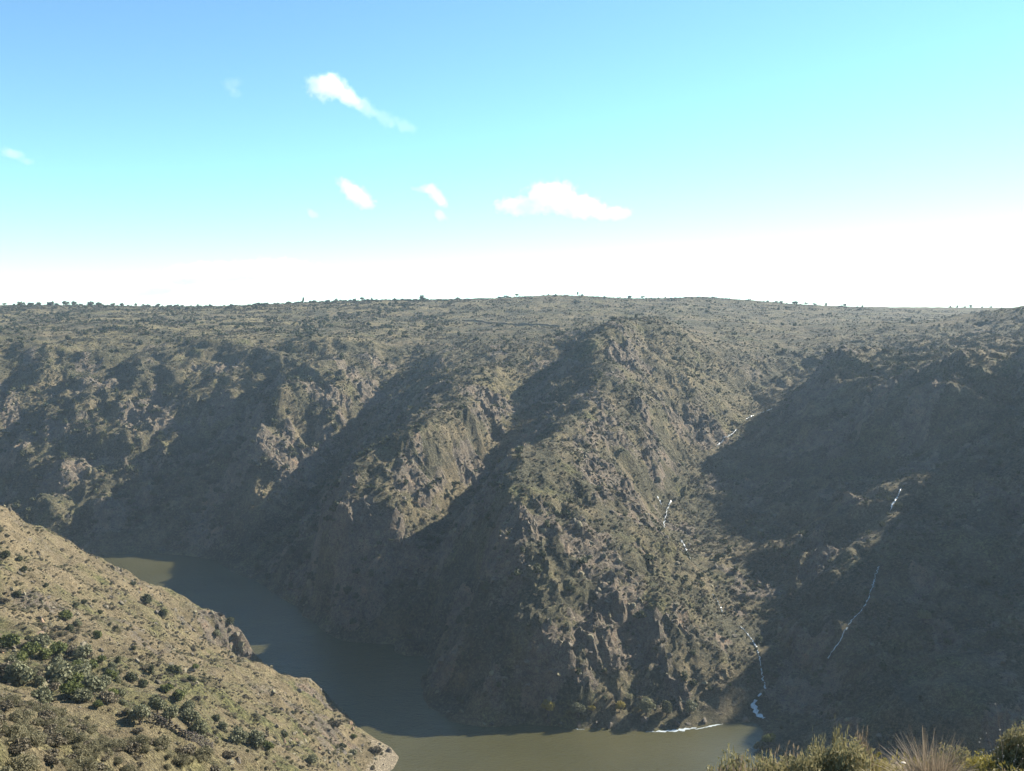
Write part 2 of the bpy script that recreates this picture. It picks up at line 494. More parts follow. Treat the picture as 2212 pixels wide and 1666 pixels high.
# ------------------------------------------------------------------ ground material
def ground_material():
    m, nt, bs = new_mat('hillside')
    geo = nd(nt, 'ShaderNodeNewGeometry')
    pos = geo.outputs['Position']
    rk = nd(nt, 'ShaderNodeAttribute', attribute_name='rock').outputs['Fac']
    gr = nd(nt, 'ShaderNodeAttribute', attribute_name='grass').outputs['Fac']
    nb = nd(nt, 'ShaderNodeAttribute', attribute_name='near_bank').outputs['Fac']
    sand = nd(nt, 'ShaderNodeAttribute', attribute_name='sand').outputs['Fac']
    pale = nd(nt, 'ShaderNodeAttribute', attribute_name='pasture').outputs['Fac']
    big = noise_n(nt, pos, 0.02, 5, 0.6)
    mid = noise_n(nt, pos, 0.11, 6, 0.65)
    fine = noise_n(nt, pos, 0.75, 5, 0.7)
    tiny = noise_n(nt, pos, 3.0, 3, 0.7)
    soil = ramp(nt, mid, [(0.30, (0.100, 0.083, 0.048)), (0.44, (0.165, 0.135, 0.080)), (0.58, (0.240, 0.192, 0.118)), (0.72, (0.30, 0.225, 0.148))])
    green = ramp(nt, fine, [(0.34, (0.050, 0.055, 0.026)), (0.5, (0.105, 0.105, 0.046)), (0.68, (0.185, 0.172, 0.075))])
    gf = math_n(nt, 'ADD', maprange(nt, big, 0.40, 0.62, 0.0, 0.7), math_n(nt, 'MULTIPLY', maprange(nt, mid, 0.42, 0.62, -0.3, 0.5), 1.0))
    gf = math_n(nt, 'ADD', gf, gr, clamp=True)
    c = mix(nt, gf, soil, green)
    tw = maprange(nt, tiny, 0.35, 0.65, 0.62, 1.25)
    tw2 = maprange(nt, fine, 0.36, 0.64, 0.72, 1.18)
    # darker heath on the far slopes
    heath = ramp(nt, fine, [(0.34, (0.036, 0.037, 0.025)), (0.52, (0.066, 0.065, 0.041)), (0.68, (0.112, 0.102, 0.062))])
    hf = math_n(nt, 'MULTIPLY', maprange(nt, noise_n(nt, pos, 0.045, 5, 0.6), 0.40, 0.56, 0.25, 0.9), math_n(nt, 'SUBTRACT', 1.0, nb, clamp=True))
    c = mix(nt, hf, c, heath)
    straw = ramp(nt, fine, [(0.34, (0.115, 0.105, 0.050)), (0.52, (0.19, 0.165, 0.082)), (0.68, (0.27, 0.205, 0.125))])
    pf = math_n(nt, 'MULTIPLY', pale, maprange(nt, mid, 0.40, 0.56), clamp=True)
    c = mix(nt, pf, c, straw)
    c = mix(nt, maprange(nt, math_n(nt, 'ADD', sand, maprange(nt, fine, 0.3, 0.7, -0.3, 0.3)), 0.35, 0.65), c, ramp(nt, tiny, [(0.35, (0.16, 0.135, 0.095)), (0.6, (0.31, 0.265, 0.19))]))
    # bare rock with joints, lichen and rusty stains
    vor = nd(nt, 'ShaderNodeTexVoronoi', feature='DISTANCE_TO_EDGE')
    vor.inputs['Scale'].default_value = 0.42
    wp = nd(nt, 'ShaderNodeVectorMath', operation='MULTIPLY_ADD')
    nz = nd(nt, 'ShaderNodeTexNoise'); nz.inputs['Scale'].default_value = 0.35; nz.inputs['Detail'].default_value = 4
    lk(nt, pos, nz.inputs['Vector']); lk(nt, nz.outputs['Color'], wp.inputs[0]); wp.inputs[1].default_value = (3, 3, 3); lk(nt, pos, wp.inputs[2])
    lk(nt, wp.outputs[0], vor.inputs['Vector'])
    joint = maprange(nt, vor.outputs['Distance'], 0.0, 0.07, 0.55, 1.0)
    rock = ramp(nt, mid, [(0.30, (0.090, 0.079, 0.064)), (0.48, (0.160, 0.134, 0.104)), (0.60, (0.225, 0.178, 0.130)), (0.74, (0.29, 0.195, 0.125))])
    rock = mix(nt, maprange(nt, fine, 0.52, 0.66), rock, (0.145, 0.135, 0.085))
    rock = mix(nt, joint, (0.05, 0.045, 0.04), rock)
    rf = maprange(nt, math_n(nt, 'ADD', rk, maprange(nt, fine, 0.3, 0.7, -0.35, 0.35)), 0.38, 0.62)
    c = mix(nt, rf, c, rock)
    sc = nd(nt, 'ShaderNodeVectorMath', operation='SCALE')
    lk(nt, c, sc.inputs[0]); lk(nt, math_n(nt, 'MULTIPLY', tw, tw2), sc.inputs['Scale'])
    lk(nt, sc.outputs[0], bs.inputs['Base Color'])
    bs.inputs['Roughness'].default_value = 0.95
    bs.inputs['Specular IOR Level'].default_value = 0.15
    bmp = nd(nt, 'ShaderNodeBump'); bmp.inputs['Strength'].default_value = 1.0; bmp.inputs['Distance'].default_value = 1.1
    lk(nt, math_n(nt, 'ADD', fine, math_n(nt, 'MULTIPLY', tiny, 0.45)), bmp.inputs['Height'])
    lk(nt, bmp.outputs[0], bs.inputs['Normal'])
    return m
M_GROUND = ground_material()

idx = np.arange(NXG * NYG).reshape(NYG, NXG)
quads = np.stack([idx[:-1, :-1], idx[:-1, 1:], idx[1:, 1:], idx[1:, :-1]], axis=-1).reshape(-1, 4)
g_me = mesh_np('terrain', np.stack([X, Y, Z], -1).reshape(-1, 3), quads, False)
GRASS = np.clip(smooth(0.05, 0.5, fbm(X / 24, Y / 24, 3, 61)) * 0.5 - 0.25, -0.3, 0.4) + 0.5 * ell(470, 1590, 225, 30, 18) + 0.45 * ell(130, 1440, 235, 30, 25)
SAND = np.clip(1.1 * ell(800, 1640, 358, 14, 22), 0, 1) * smooth(4.5, 1.0, BASE0) * (1 - FARSIDE)
PASTURE = PLATEAU * smooth(-0.15, 0.35, fbm(X / 70, Y / 45, 4, 66)) * (0.25 + 0.75 * smooth(0.1, -0.15, X / np.maximum(Y, 1)))
PASTURE = np.clip(PASTURE + 0.9 * ell(1090, 860, 715, 26, 40) + 0.5 * ell(1560, 850, 790, 40, 40) + 0.6 * ell(965, 655, 1330, 40, 40), 0, 1)
for nm, arr in (('sand', SAND), ('pasture', PASTURE), ('rock', ROCK), ('grass', GRASS), ('near_bank', 1 - FARSIDE)):
    at = g_me.attributes.new(nm, 'FLOAT', 'POINT')
    at.data.foreach_set('value', arr.astype(np.float32).ravel())
terrain = mesh_obj('terrain', g_me, M_GROUND)
tag(terrain, 'rocky scrub covered gorge slopes and plateau around the river', kind='structure')

# ------------------------------------------------------------------ water
def water_material():
    m, nt, bs = new_mat('river_water')
    geo = nd(nt, 'ShaderNodeNewGeometry')
    n1 = noise_n(nt, geo.outputs['Position'], 0.015, 3)
    c = ramp(nt, n1, [(0.35, (0.056, 0.053, 0.023)), (0.65, (0.068, 0.063, 0.029))])
    lk(nt, c, bs.inputs['Base Color'])
    bs.inputs['Roughness'].default_value = 0.16
    bs.inputs['IOR'].default_value = 1.33
    mp = nd(nt, 'ShaderNodeMapping'); mp.inputs['Rotation'].default_value = (0, 0, 0.5); mp.inputs['Scale'].default_value = (0.45, 1.0, 1.0)
    lk(nt, geo.outputs['Position'], mp.inputs['Vector'])
    gust = maprange(nt, noise_n(nt, geo.outputs['Position'], 0.02, 3), 0.35, 0.65, 0.55, 1.25)
    w = math_n(nt, 'MULTIPLY', math_n(nt, 'ADD', noise_n(nt, mp.outputs[0], 1.0, 4, 0.62), math_n(nt, 'MULTIPLY', noise_n(nt, mp.outputs[0], 0.22, 2), 0.7)), gust)
    b = nd(nt, 'ShaderNodeBump'); b.inputs['Strength'].default_value = 1.0; b.inputs['Distance'].default_value = 0.36
    lk(nt, w, b.inputs['Height']); lk(nt, b.outputs[0], bs.inputs['Normal'])
    return m
wv = np.array([(-900, 250, 0), (-60, 250, 0), (100, 240, 0), (600, 60, 0), (900, 20, 0), (900, 330, 0), (300, 420, 0), (-200, 720, 0), (-900, 760, 0)], float)
w_me = bpy.data.meshes.new('river')
w_me.from_pydata([tuple(v) for v in wv], [], [tuple(range(len(wv)))])
river = mesh_obj('river', w_me, water_material())
tag(river, 'muddy green river bending through the gorge', kind='structure')

# ------------------------------------------------------------------ plants and stones: shared shapes
def leaf_material(name, lo, hi, trans=0.25, rough=0.7, fine=1.0):
    m, nt, bs = new_mat(name)
    oi = nd(nt, 'ShaderNodeObjectInfo')
    geo = nd(nt, 'ShaderNodeNewGeometry')
    f = math_n(nt, 'ADD', math_n(nt, 'MULTIPLY', oi.outputs['Random'], 0.55), math_n(nt, 'MULTIPLY', geo.outputs['Random Per Island'], 0.45))
    c = ramp(nt, f, [(0.0, lo), (1.0, hi)])
    lk(nt, c, bs.inputs['Base Color'])
    bs.inputs['Roughness'].default_value = rough
    bs.inputs['Specular IOR Level'].default_value = 0.25
    if trans:
        tr = nd(nt, 'ShaderNodeBsdfTranslucent'); lk(nt, c, tr.inputs['Color'])
        mx = nd(nt, 'ShaderNodeMixShader'); mx.inputs[0].default_value = trans
        lk(nt, bs.outputs[0], mx.inputs[1]); lk(nt, tr.outputs[0], mx.inputs[2])
        lk(nt, mx.outputs[0], nt.nodes['Material Output'].inputs['Surface'])
    return m
M_OAK = leaf_material('evergreen_oak_leaf', (0.040, 0.048, 0.022), (0.090, 0.096, 0.044))
M_OLIVE = leaf_material('silvery_leaf', (0.105, 0.112, 0.062), (0.200, 0.200, 0.118))
M_BROOM = leaf_material('broom_twig', (0.095, 0.090, 0.050), (0.215, 0.195, 0.115))
M_HEATH = leaf_material('heath_twig', (0.085, 0.074, 0.050), (0.175, 0.150, 0.100))
M_FRESH = leaf_material('fresh_leaf', (0.065, 0.082, 0.022), (0.140, 0.155, 0.045))
M_GOLD = leaf_material('autumn_leaf', (0.16, 0.135, 0.025), (0.30, 0.24, 0.05))
M_GRASS = leaf_material('dry_grass', (0.16, 0.13, 0.065), (0.32, 0.26, 0.14))
M_BARK = leaf_material('bark', (0.05, 0.042, 0.034), (0.09, 0.075, 0.06), trans=0)

def rock_material(name, lo, hi, rust):
    m, nt, bs = new_mat(name)
    tc = nd(nt, 'ShaderNodeTexCoord')
    oi = nd(nt, 'ShaderNodeObjectInfo')
    ad = nd(nt, 'ShaderNodeVectorMath', operation='ADD')
    lk(nt, tc.outputs['Object'], ad.inputs[0]); lk(nt, oi.outputs['Location'], ad.inputs[1])
    n1 = noise_n(nt, ad.outputs[0], 1.6, 5, 0.65); n2 = noise_n(nt, ad.outputs[0], 7.0, 4, 0.7)
    c = ramp(nt, n1, [(0.32, lo), (0.62, hi)])
    c = mix(nt, maprange(nt, math_n(nt, 'ADD', n2, math_n(nt, 'MULTIPLY', oi.outputs['Random'], 0.25)), 0.58, 0.78), c, rust)
    hs = nd(nt, 'ShaderNodeVectorMath', operation='SCALE'); lk(nt, c, hs.inputs[0])
    lk(nt, maprange(nt, oi.outputs['Random'], 0, 1, 0.7, 1.2), hs.inputs['Scale'])
    lk(nt, hs.outputs[0], bs.inputs['Base Color'])
    bs.inputs['Roughness'].default_value = 0.9
    bs.inputs['Specular IOR Level'].default_value = 0.2
    b = nd(nt, 'ShaderNodeBump'); b.inputs['Strength'].default_value = 0.7; b.inputs['Distance'].default_value = 0.25
    lk(nt, n2, b.inputs['Height']); lk(nt, b.outputs[0], bs.inputs['Normal'])
    return m
M_ROCK = rock_material('granite', (0.085, 0.076, 0.066), (0.185, 0.160, 0.130), (0.165, 0.150, 0.085))
M_WALL = rock_material('shade_toned_wall_stone', (0.040, 0.034, 0.032), (0.105, 0.088, 0.078), (0.09, 0.085, 0.055))  # granite tone darkened to stand in for shade on the wall's face
M_RUST = rock_material('rusty_granite', (0.17, 0.130, 0.092), (0.27, 0.200, 0.138), (0.28, 0.175, 0.105))

def ico(sub):
    bm = bmesh.new(); bmesh.ops.create_icosphere(bm, subdivisions=sub, radius=1.0)
    v = np.array([p.co[:] for p in bm.verts]); f = np.array([[q.index for q in p.verts] for p in bm.faces]); bm.free()
    return v, f
ICO1, ICO2, ICO3 = ico(1), ico(2), ico(3)

def lobed(name, rng, lobes, per, leaf, flat=0.95, thin=0.7, core=0.74, spread=0.62, tall=1.0, base_cut=-0.05):
    """a bush of several leafy lobes about one metre in radius, standing on z = 0"""
    vs, fs = [], []
    n0 = 0
    cs = []
    for k in range(lobes):
        a = rng.uniform(0, 2 * np.pi); r = spread * math.sqrt(rng.uniform(0, 1))
        h = rng.uniform(0.30, 0.85) * (1 - 0.45 * r)
        cs.append((r * math.cos(a), r * math.sin(a), h * tall, rng.uniform(0.30, 0.50) * (1.08 - 0.35 * r)))
    cs.append((0, 0, 0.42 * tall, 0.55))
    for cx, cy, cz, r in cs:
        c = np.array([cx, cy, cz])
        v, f = ICO1
        jit = rng.uniform(0.75, 1.1, (len(v), 1))
        cv = v * jit * r * core * np.array([1, 1, flat]) + c
        vs.append(cv); fs.append(np.concatenate([f, f[:, 2:]], 1) + n0); n0 += len(cv)
        d = rng.normal(size=(per, 3)); d /= np.linalg.norm(d, axis=1, keepdims=True)
        d[:, 2] = np.where(d[:, 2] < -0.35, -d[:, 2], d[:, 2])
        rad = r * rng.uniform(0.72, 1.14, (per, 1))
        p = d * rad * np.array([1, 1, flat]) + c
        nrm = d + 0.9 * rng.normal(size=d.shape); nrm /= np.linalg.norm(nrm, axis=1, keepdims=True)
        t = np.cross(nrm, rng.normal(size=d.shape)); t /= np.linalg.norm(t, axis=1, keepdims=True)
        b = np.cross(nrm, t)
        s = leaf * rng.uniform(0.6, 1.3, (per, 1))
        q = np.stack([p + t * s, p + b * s * thin, p - t * s, p - b * s * thin], 1).reshape(-1, 3)
        vs.append(q); fs.append(np.arange(len(q)).reshape(-1, 4) + n0); n0 += len(q)
    v = np.concatenate(vs); f = np.concatenate(fs)
    v[:, 2] = np.maximum(v[:, 2], base_cut)
    f3 = []
    me = bpy.data.meshes.new(name)
    me.from_pydata(v.tolist(), [], [list(dict.fromkeys(q)) for q in f.tolist()])
    return me

def twiggy(name, rng, n, height=1.0, spread=0.8, width=0.02, lean=0.7, droop=0.25, segs=3, root=0.15):
    """a tuft of tapering stems fanning out of one stock"""
    a = rng.uniform(0, 2 * np.pi, n); l = height * rng.uniform(0.45, 1.1, n)
    tilt = lean * np.sqrt(rng.uniform(0, 1, n))
    r0 = root * np.sqrt(rng.uniform(0, 1, n)); a0 = rng.uniform(0, 2 * np.pi, n)
    base = np.stack([r0 * np.cos(a0), r0 * np.sin(a0), np.zeros(n)], 1)
    side = np.stack([-np.sin(a + rng.normal(0, .6, n)), np.cos(a + rng.normal(0, .6, n)), np.zeros(n)], 1)
    vs, fs = [], []
    rows = []
    for k in range(segs + 1):
        t = k / segs
        ang = tilt * (0.55 + 0.6 * t)
        out = l * t * np.sin(ang) * spread / 0.8
        up = l * t * np.cos(ang) - droop * l * t * t * np.sin(tilt)
        p = base + np.stack([out * np.cos(a), out * np.sin(a), np.maximum(up, 0.0)], 1)
        w = (width * (1 - 0.82 * t) * rng.uniform(0.7, 1.3, n))[:, None]
        rows.append((p - side * w, p + side * w))
    V = np.stack([np.stack(r, 1) for r in rows], 1).reshape(n, -1, 3)      # n, (segs+1)*2, 3
    m = (segs + 1) * 2
    F = []
    for k in range(segs):
        F.append(np.array([2 * k, 2 * k + 1, 2 * k + 3, 2 * k + 2]))
    F = np.stack(F)[None] + (np.arange(n) * m)[:, None, None]
    return V.reshape(-1, 3), F.reshape(-1, 4)

def broom_mesh(name, rng, stocks, n, **kw):
    vs, fs, n0 = [], [], 0
    for k in range(stocks):
        a = rng.uniform(0, 2 * np.pi); r = 0.65 * math.sqrt(rng.uniform()) if stocks > 1 else 0
        v, f = twiggy(name, rng, n, **kw)
        s = rng.uniform(0.7, 1.1)
        v = v * s + np.array([r * math.cos(a), r * math.sin(a), 0])
        vs.append(v); fs.append(f + n0); n0 += len(v)
    return mesh_np(name, np.concatenate(vs), np.concatenate(fs))

def rock_mesh(name, rng, sub=2, cuts=9, flat=0.75):
    v, f = (ICO1, ICO2, ICO3)[sub - 1]
    v = v.copy()
    for k in range(cuts):
        d = rng.normal(size=3); d /= np.linalg.norm(d)
        c = rng.uniform(0.34, 0.78)
        s = v @ d
        v -= np.outer(np.maximum(s - c, 0), d)
    v += rng.normal(0, 0.025, v.shape)
    v = v * np.array([1, rng.uniform(0.7, 1), flat * rng.uniform(0.8, 1.25)])
    return mesh_np(name, v, f)

rg = np.random.default_rng(5)
OAK_LO = [lobed('oak_shrub', rg, 5, 16, 0.20) for _ in range(4)]
OAK_HI = [lobed('oak_shrub', rg, 9, 75, 0.105) for _ in range(4)]
OLIVE_HI = [lobed('olive_bush', rg, 11, 85, 0.095, core=0.6, tall=1.15) for _ in range(3)]
FRESH_HI = [lobed('fresh_bush', rg, 8, 80, 0.095, core=0.66, tall=1.25) for _ in range(2)]
CONE_HI = [lobed('cone_bush', rg, 6, 90, 0.10, core=0.7, tall=1.9, spread=0.3) for _ in range(2)]
HEATH_LO = [lobed('heath_shrub', rg, 4, 14, 0.22, flat=0.6, tall=0.7) for _ in range(3)]
HEATH_HI = [lobed('heath_shrub', rg, 8, 70, 0.11, flat=0.7, tall=0.8, core=0.62) for _ in range(3)]
BROOM_LO = [broom_mesh('broom_tuft', rg, 3, 26, height=1.1, width=0.045, segs=2, lean=0.8) for _ in range(3)]
BROOM_HI = [lobed('broom_bush', rg, 13, 110, 0.12, core=0.5, tall=0.95, thin=0.16) for _ in range(4)]
GRASS_LO = [broom_mesh('grass_tuft', rg, 4, 22, height=0.7, width=0.035, segs=2, lean=1.0) for _ in range(2)]
ROCK_LO = [rock_mesh('stone', rg, 2, 12) for _ in range(5)]
ROCK_HI = [rock_mesh('boulder', rg, 3, 20) for _ in range(6)]
TALL_ROCK = [rock_mesh('crag', rg, 3, 22, 1.35) for _ in range(3)]
for ms, mt in ((OAK_LO, M_OAK), (OAK_HI, M_OAK), (OLIVE_HI, M_OLIVE), (FRESH_HI, M_FRESH), (CONE_HI, M_OAK), (HEATH_LO, M_HEATH), (HEATH_HI, M_HEATH),
               (BROOM_LO, M_BROOM), (BROOM_HI, M_BROOM), (GRASS_LO, M_GRASS), (ROCK_LO, M_ROCK), (ROCK_HI, M_ROCK), (TALL_ROCK, M_ROCK)):
    for me in ms: me.materials.append(mt)

def trunk_mesh(name, rng, h=1.0, r=0.12, limbs=4):
    vs, fs, n0 = [], [], 0
    def tube(p0, p1, ra, rb, k=6):
        nonlocal n0
        p0, p1 = np.array(p0), np.array(p1)
        d = p1 - p0; d = d / np.linalg.norm(d)
        t = np.cross(d, [0.3, 0.9, 0.2]); t /= np.linalg.norm(t); b = np.cross(d, t)
        an = np.arange(k) / k * 2 * np.pi
        for p, q in ((p0, ra), (p1, rb)):
            vs.append(p + q * (np.cos(an)[:, None] * t + np.sin(an)[:, None] * b))
        fs.append(np.stack([np.arange(k), (np.arange(k) + 1) % k, (np.arange(k) + 1) % k + k, np.arange(k) + k], 1) + n0); n0 += 2 * k
    tube((0, 0, -0.15), (0.04, 0.02, h), r, r * 0.65)
    for i in range(limbs):
        a = i / limbs * 6.28 + rng.uniform(-.4, .4)
        tube((0.04, 0.02, h * 0.9), (0.45 * math.cos(a), 0.45 * math.sin(a), h * rng.uniform(1.25, 1.6)), r * 0.5, r * 0.2)
    return mesh_np(name, np.concatenate(vs), np.concatenate(fs))
TRUNKS = [trunk_mesh('trunk', rg) for _ in range(2)]
for t_ in TRUNKS: t_.materials.append(M_BARK)

ORD = ('leftmost second third fourth fifth sixth seventh eighth ninth tenth eleventh twelfth thirteenth fourteenth fifteenth sixteenth '
       'seventeenth eighteenth nineteenth twentieth').split() + ['twenty-' + q for q in 'first second third fourth fifth sixth seventh eighth ninth'.split()]
def order_labels(items, noun, where, per=9):
    """items: (object, x in view, y in view); rows from top to bottom, then counted from the left"""
    items = sorted(items, key=lambda t: t[2])
    rows = max(1, int(math.ceil(len(items) / per)))
    names = {1: [''], 2: ['upper', 'lower'], 3: ['upper', 'middle', 'lower'], 4: ['top', 'upper', 'lower', 'bottom'], 5: ['top', 'upper', 'middle', 'lower', 'bottom']}
    if rows > 5:
        names[rows] = [('first', 'second', 'third', 'fourth', 'fifth', 'sixth', 'seventh', 'eighth', 'ninth', 'tenth', 'eleventh', 'twelfth')[k] + ' row down' if k < 12 else 'row %d down' % (k + 1) for k in range(rows)]
    for r in range(rows):
        part = items[r * len(items) // rows:(r + 1) * len(items) // rows]
        part.sort(key=lambda t: t[1])
        for k, (o, _, _) in enumerate(part):
            o_ = ORD[k] if k < len(ORD) else 'rightmost'
            head = '%s %s' % (o_, noun) if o_ in ('leftmost', 'rightmost') else '%s %s from the left' % (o_, noun)
            nm = names[rows][r]
            o['label'] = head + (', ' + nm + (' of the ' if 'row' in nm else ' part of the ') + where if nm else ' on the ' + where)
def empty(name, loc, rz=0.0, sc=1.0):
    o = bpy.data.objects.new(name, None)
    COL.objects.link(o)
    o.location = loc; o.rotation_euler = (0, 0, rz)
    o.scale = (sc, sc, sc) if isinstance(sc, (int, float)) else sc
    return o
def place(name, me, loc, rad, rz=None, squash=1.0, sink=0.12, stretch=1.0):
    o = mesh_obj(name, me)
    o.location = (loc[0], loc[1], loc[2] - sink * rad)
    o.rotation_euler = (0, 0, random.uniform(0, 6.28) if rz is None else rz)
    o.scale = (rad * stretch, rad, rad * squash)
    return o
def tree(name, loc, rad, crown_me, label, group=None, trunk_h=1.0, squash=1.0, cat='tree'):
    """trunk and crown under one Empty; rad is the crown's half width"""
    o = empty(name, (loc[0], loc[1], loc[2] - 0.1), random.uniform(0, 6.28))
    t = mesh_obj('trunk', random.choice(TRUNKS), parent=o); t.scale = (rad, rad, trunk_h * rad)
    c = mesh_obj('crown', crown_me, parent=o); c.location = (0, 0, trunk_h * rad * 0.75); c.scale = (rad, rad, rad * squash)
    tag(o, label, cat, group)
    return o

# ------------------------------------------------------------------ near hillside: shrubs and boulders one can tell apart
def near_px(cx, cy):            # readings taken on an enlargement of the lower left
    return cx * 0.3725, 1045.5 + cy * 0.3725
def near_px2(cx, cy):
    return 512.0 + cx * 0.3725, 1045.5 + cy * 0.3725
def metres(px_width, p):
    return px_width * p.y / FOC
def bush_at(px, py, w, meshes, name, label, group=None, squash=1.0, stretch=1.0, cat='shrub', k=1.0):
    p = ground_at(px, py)
    if p is None: return None
    rad = max(0.25, metres(w, p) * 0.58 * k)
    o = place(name, random.choice(meshes), p, rad, squash=squash * 1.15, stretch=stretch)
    return tag(o, label, cat, group)

G_NEAR = 'shrubs on the near left hillside'
